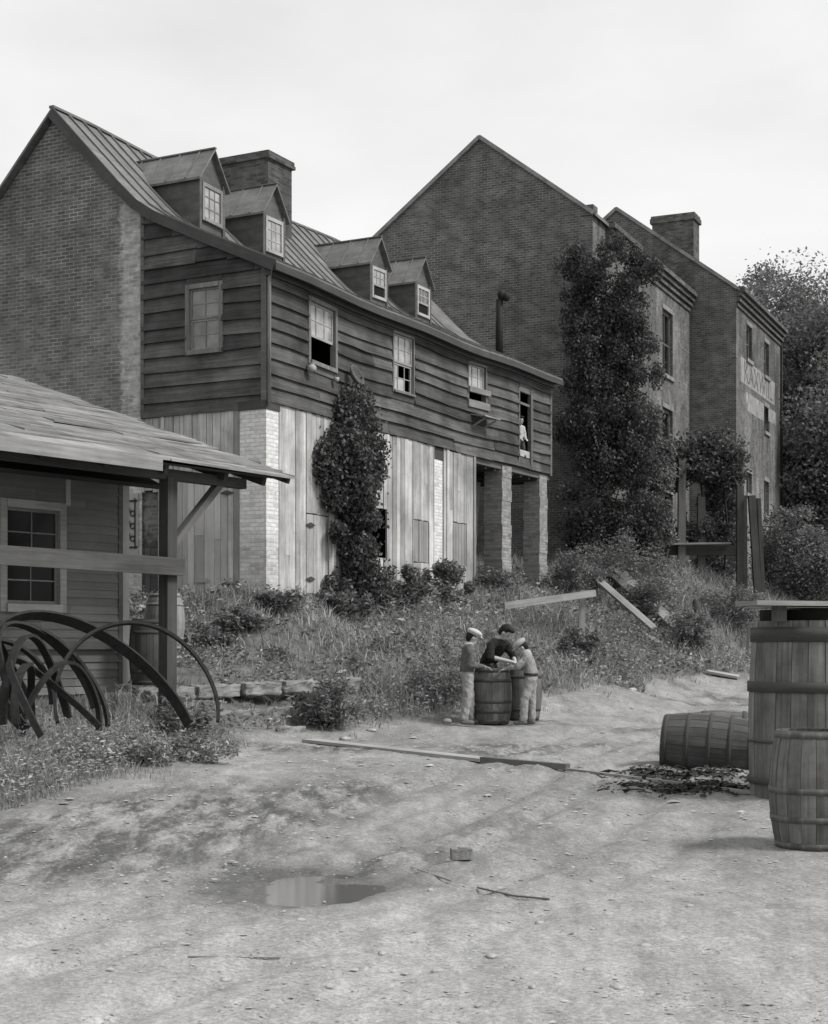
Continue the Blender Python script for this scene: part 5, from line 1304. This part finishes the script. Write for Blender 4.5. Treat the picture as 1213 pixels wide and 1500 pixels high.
for px, Y, w_, nn, lab in ((60, 15.6, .5, 2600, 'weed clump below the left end of the tyre tangle'), (130, 15.9, .45, 2400, 'weed clump in front of the slumped tyre'), (205, 16.3, .4, 2200, 'weed clump under the broad arching tyre'), (285, 17.2, .45, 2600, 'weed clump at the right foot of the thin tyre')):
    shrub(px, Y, .27, w_, nn, lab, 'weed', .03, 'weed', 'weed clumps round the tyres')
def inside(X, Y, ox, oy, ang, x0, x1, y0, y1):
    c, s = math.cos(ang), math.sin(ang); u = (X - ox) * c + (Y - oy) * s; v = -(X - ox) * s + (Y - oy) * c
    return (u > x0) & (u < x1) & (v > y0) & (v < y1)
HA = math.atan2(.886, .463)
def scatter(n, y0, y1):
    """points on the weedy bank; perspective-weighted; returns X,Y,Z,d"""
    Y = y0 * (y1 / y0) ** NR.uniform(0, 1, n); X = (NR.uniform(-30, 1240, n) - 606.5) / F_ * Y
    d = vegd(X, Y); k = (d > 0) & ~inside(X, Y, -2.81, 29, HA, -.1, 14, .05, 8) & ~inside(X, Y, 5.45, 46.8, AW, -.1, 12, 0, 8) & ~inside(X, Y, 11.97, 57, AW, -.1, 9, 0, 10) & ~inside(X, Y, -4.12, 22, math.atan2(.79, .613), -6, .2, -.4, 4)
    # trodden terrace path and the barrels' platform stay sparse
    path = (fbm(X, Y, .5, 9) * .5 + .25) * 0
    lx = (X + 2.4) * .823 - (Y - 23.1) * .568; ly = (X + 2.4) * .568 + (Y - 23.1) * .823
    sparse = (lx < -.15) & (lx > -1.6) & (ly > -3.4) & (ly < 3.2)
    k &= ~(sparse & (NR.uniform(0, 1, n) > .25))
    for (p, q) in (((-3.75, 21.0), (-1.0, 25.2)), ((-2.95, 21.3), (-1.45, 24.1)), ((-2.75, 20.6), (-1.65, 22.4))):
        p = np.array(p); q = np.array(q); dd = q - p; tt = np.clip(((X - p[0]) * dd[0] + (Y - p[1]) * dd[1]) / (dd @ dd), 0, 1); ds = np.hypot(X - p[0] - tt * dd[0], Y - p[1] - tt * dd[1])
        k &= ~((ds < .3) & (NR.uniform(0, 1, n) > .3))
    k &= ~((X < -1.6) & (NR.uniform(0, 1, n) > .7))
    for (bx, by) in ((1.22, 24.0), (1.74, 24.6), (-3.7, 21.5), (-3.93, 24.2), (.84, 23.7)): k &= (X - bx) ** 2 + (Y - by) ** 2 > .35 ** 2
    return X[k], Y[k], d[k]
def blades(X, Y, H, W, lean, mat, name, label, seg=2):
    n = len(X); Z = Zf(X, Y) - .02; a = NR.uniform(0, 2 * np.pi, n); b = NR.uniform(0, 2 * np.pi, n)
    wx = np.stack([np.cos(a), np.sin(a), np.zeros(n)], -1) * (W / 2)[:, None]
    ld = np.stack([np.cos(b), np.sin(b), np.zeros(n)], -1) * (H * lean)[:, None]; up = np.array([0, 0, 1.0])
    P = np.stack([X, Y, Z], -1); m1 = P + up * (H * .55)[:, None] + ld * .3; tp = P + up * (H * .95)[:, None] + ld
    V = np.empty((n, 6, 3)); V[:, 0] = P - wx; V[:, 1] = P + wx; V[:, 2] = m1 + wx * .8; V[:, 3] = m1 - wx * .8; V[:, 4] = tp + wx * .15; V[:, 5] = tp - wx * .15
    i = np.arange(n) * 6; F = np.concatenate([np.stack([i, i + 1, i + 2, i + 3], -1), np.stack([i + 3, i + 2, i + 4, i + 5], -1)])
    o = npmesh(name, V.reshape(-1, 3), F, mat); tag(o, label, 'grass', kind='stuff'); return o
X, Y, d = scatter(230000, 11.5, 56)
hn = fbm(X, Y, .8, 41); H = (.10 + .24 * np.clip(d / .7, 0, 1)) * (.45 + 1.1 * hn) * NR.uniform(.5, 1.2, len(X)); H *= np.clip(Y / 20, .6, 1.25) * np.where((X < -.6) & (Y > 20), .6, 1)
keep = NR.uniform(0, 1, len(X)) < np.clip(.25 + (hn - .3) * 2.5, .2, 1); X, Y, d, H = X[keep], Y[keep], d[keep], H[keep]
blades(X, Y, H, np.clip(Y / 20, .5, 2) * .011 * NR.uniform(.6, 1.5, len(X)), NR.uniform(.1, .8, len(X)), M['grass'], 'grass', 'rank grass growing over the bank and verge')
def verge():
    n = 60000; Y = 12 * (40 / 12) ** NR.uniform(0, 1, n); X = (NR.uniform(-20, 1140, n) - 606.5) / F_ * Y; d = vegd(X, Y); f = fbm(X, Y, 2.2, 141)
    k = (d < .2) & (d > -1.1) & (f > .53 - .25 * d) & (NR.uniform(0, 1, n) < .8); X, Y = X[k], Y[k]
    blades(X, Y, NR.uniform(.04, .14, len(X)), NR.uniform(.006, .014, len(X)) * np.clip(Y / 18, .7, 2), NR.uniform(.2, .9, len(X)), M['grass'], 'grass', 'short grass tufts straggling into the road edge')
verge()
# broad weeds: leaves stacked on stems
def weeds(n, y0, y1, hh, size, mat, name, label, seed, thr, per=16):
    X, Y, d = scatter(n, y0, y1); f = fbm(X, Y, .7, seed); k = (f > thr) & (d > .1); X, Y, f = X[k], Y[k], f[k]
    Z = Zf(X, Y); h_ = hh * NR.uniform(.4, 1.15, len(X)) * (.6 + (f - thr) * 3); h_ *= np.clip(Y / 22, .6, 1.3) * np.where((X < -.6) & (Y > 20), .5, 1)
    idx = np.repeat(np.arange(len(X)), per); k = NR.uniform(0.05, 1, len(idx)); r = .07 + .12 * (1 - k)
    a = NR.uniform(0, 6.283, len(idx)); rr = r * NR.uniform(.2, 1, len(idx)); sc = np.clip(Y[idx] / 22, .7, 1.6)
    lx = NR.normal(size=len(X)) * .12; ly = NR.normal(size=len(X)) * .12
    P = np.stack([X[idx] + np.cos(a) * rr * sc + lx[idx] * k, Y[idx] + np.sin(a) * rr * sc + ly[idx] * k, Z[idx] + k * h_[idx]], -1)
    u = np.stack([np.cos(a), np.sin(a), NR.uniform(-.3, .9, len(idx))], -1); u /= np.linalg.norm(u, axis=1, keepdims=True)
    w = np.cross(u, rdir(len(idx))); w /= np.linalg.norm(w, axis=1, keepdims=True) + 1e-9
    s = (size * sc * NR.uniform(.5, 1.3, len(idx)))[:, None]; V, F = quads(P, u * s, w * s * .42)
    o = npmesh(name, V, F, mat); tag(o, label, 'weeds', kind='stuff')
weeds(15000, 12.5, 54, .34, .033, M['weed'], 'weeds', 'leafy weeds thick on the bank', 5, .42)
weeds(5500, 20, 54, .5, .04, M['leaf_bush'], 'tall_weeds', 'taller dark weeds in patches on the bank', 90, .54, 22)
weeds(5000, 22, 54, .22, .055, M['weed'], 'broadleaf_weeds', 'low broad-leaved ground cover on the bank', 60, .5, 10)
# daisies lower left
def daisies():
    n = 2600; Y = NR.uniform(13, 19.5, n); X = (NR.uniform(-10, 330, n) - 606.5) / F_ * Y; d = vegd(X, Y); f = fbm(X, Y, 1.3, 19); k = (d > .0) & (f > .52); X, Y = X[k], Y[k]
    Z = Zf(X, Y) + NR.uniform(.04, .24, len(X)); P = np.stack([X, Y, Z], -1)
    A = []; B = []; Cc = []
    for j in range(3):
        a = j * math.pi / 3; t = NR.uniform(-.3, .3, (len(X), 3)); u = np.array([math.cos(a), math.sin(a), 0]) + t * .5; w = np.array([-math.sin(a), math.cos(a), 0]) + t * .5
        A.append(P); B.append(u * .026); Cc.append(w * .013)
    V, F = quads(np.concatenate(A), np.concatenate(B), np.concatenate(Cc)); o = npmesh('daisies', V, F, M['petal']); tag(o, 'white daisies flowering in the verge below the iron tyres', 'flowers', kind='stuff')
daisies()
# gravel on the road
def gravel():
    n = 15000; Y = 5 * (38 / 6) ** NR.uniform(0, 1, n); X = (NR.uniform(-10, 1220, n) - 606.5) / F_ * Y; f = fbm(X, Y, .6, 71); k = (vegd(X, Y) < .5) & (f > .38); X, Y = X[k], Y[k]; n = len(X)
    s = NR.lognormal(-4.95, .5, n) * np.clip(Y / 10, .8, 1.7); Z = Zf(X, Y) + s * .2
    T = np.array([(1, 0, 0), (0, 1, 0), (-1, 0, 0), (0, -1, 0), (0, 0, .3), (0, 0, -.3)]); V = T[None] * s[:, None, None] * NR.uniform(.6, 1.4, (n, 6, 1))
    a = NR.uniform(0, 6.28, n); c, q = np.cos(a), np.sin(a); VX = V[..., 0] * c[:, None] - V[..., 1] * q[:, None]; VY = V[..., 0] * q[:, None] + V[..., 1] * c[:, None]
    V = np.stack([VX + X[:, None], VY + Y[:, None], V[..., 2] + Z[:, None]], -1).reshape(-1, 3)
    fa = np.array([(0, 1, 4), (1, 2, 4), (2, 3, 4), (3, 0, 4)]); F = (np.arange(n) * 6)[:, None, None] + fa[None]
    o = npmesh('gravel', V, F.reshape(-1, 3), M['stone']); tag(o, 'scattered gravel on the dirt road', 'gravel', kind='stuff')
gravel()

# ------------------------------------------------------------------ sky, sun, camera
EL, AZ = rad(48), math.atan2(.92, -.38)   # AZ: compass from +Y towards +X
W = bpy.data.worlds.new('World'); bpy.context.scene.world = W; W.use_nodes = True; nt = W.node_tree; nt.nodes.clear()
N = lambda t, **k: [setattr(n_ := nt.nodes.new(t), a, b) for a, b in k.items()] and n_ if k else nt.nodes.new(t)
sky = nt.nodes.new('ShaderNodeTexSky'); sky.sky_type = 'NISHITA'; sky.sun_disc = False; sky.sun_elevation = EL; sky.sun_rotation = AZ; sky.dust_density = 4
bw = nt.nodes.new('ShaderNodeRGBToBW'); nt.links.new(sky.outputs[0], bw.inputs[0])
tc = nt.nodes.new('ShaderNodeTexCoord'); mp = nt.nodes.new('ShaderNodeMapping'); mp.inputs['Scale'].default_value = (1, 1, 2.6); nt.links.new(tc.outputs['Generated'], mp.inputs[0])
no = nt.nodes.new('ShaderNodeTexNoise'); no.inputs['Scale'].default_value = 2.6; no.inputs['Detail'].default_value = 7; no.inputs['Roughness'].default_value = .5; nt.links.new(mp.outputs[0], no.inputs[0])
mr = nt.nodes.new('ShaderNodeMapRange'); mr.inputs['From Min'].default_value = .32; mr.inputs['From Max'].default_value = .68; mr.inputs['To Min'].default_value = 3.7; mr.inputs['To Max'].default_value = 4.9; nt.links.new(no.outputs['Fac'], mr.inputs[0])
mx = nt.nodes.new('ShaderNodeMix'); mx.data_type = 'FLOAT'; mx.inputs[0].default_value = .88; nt.links.new(bw.outputs[0], mx.inputs[2]); nt.links.new(mr.outputs[0], mx.inputs[3])
cc = nt.nodes.new('ShaderNodeCombineColor')
for i in range(3): nt.links.new(mx.outputs[0], cc.inputs[i])
bg = nt.nodes.new('ShaderNodeBackground'); bg.inputs['Strength'].default_value = .1; nt.links.new(cc.outputs[0], bg.inputs[0])
wo = nt.nodes.new('ShaderNodeOutputWorld'); nt.links.new(bg.outputs[0], wo.inputs[0])
sl = bpy.data.lights.new('sun', 'SUN'); sl.energy = 1.5; sl.angle = rad(16); sl.color = (1, .99, .97)
so = bpy.data.objects.new('sun', sl); C.objects.link(so)
sd = Vector((math.sin(AZ) * math.cos(EL), math.cos(AZ) * math.cos(EL), math.sin(EL))); so.rotation_euler = sd.to_track_quat('Z', 'Y').to_euler()
cam = bpy.data.cameras.new('camera'); co = bpy.data.objects.new('camera', cam); C.objects.link(co); co.location = (0, 0, 1.5); co.rotation_euler = (rad(90), 0, 0)
cam.sensor_fit = 'HORIZONTAL'; cam.sensor_width = 36; cam.lens = 36 * F_ / 1213; cam.shift_y = (948 - 750) / 1213; cam.clip_end = 2000; cam.clip_start = .1
sc = bpy.context.scene; sc.camera = co
sc.view_settings.view_transform = 'Standard'; sc.view_settings.look = 'None'; sc.view_settings.exposure = 1.12; sc.view_settings.gamma = 1
sc.render.engine = 'CYCLES'; sc.render.resolution_x = 828; sc.render.resolution_y = 1024
sc.cycles.max_bounces = 6; sc.cycles.volume_bounces = 0
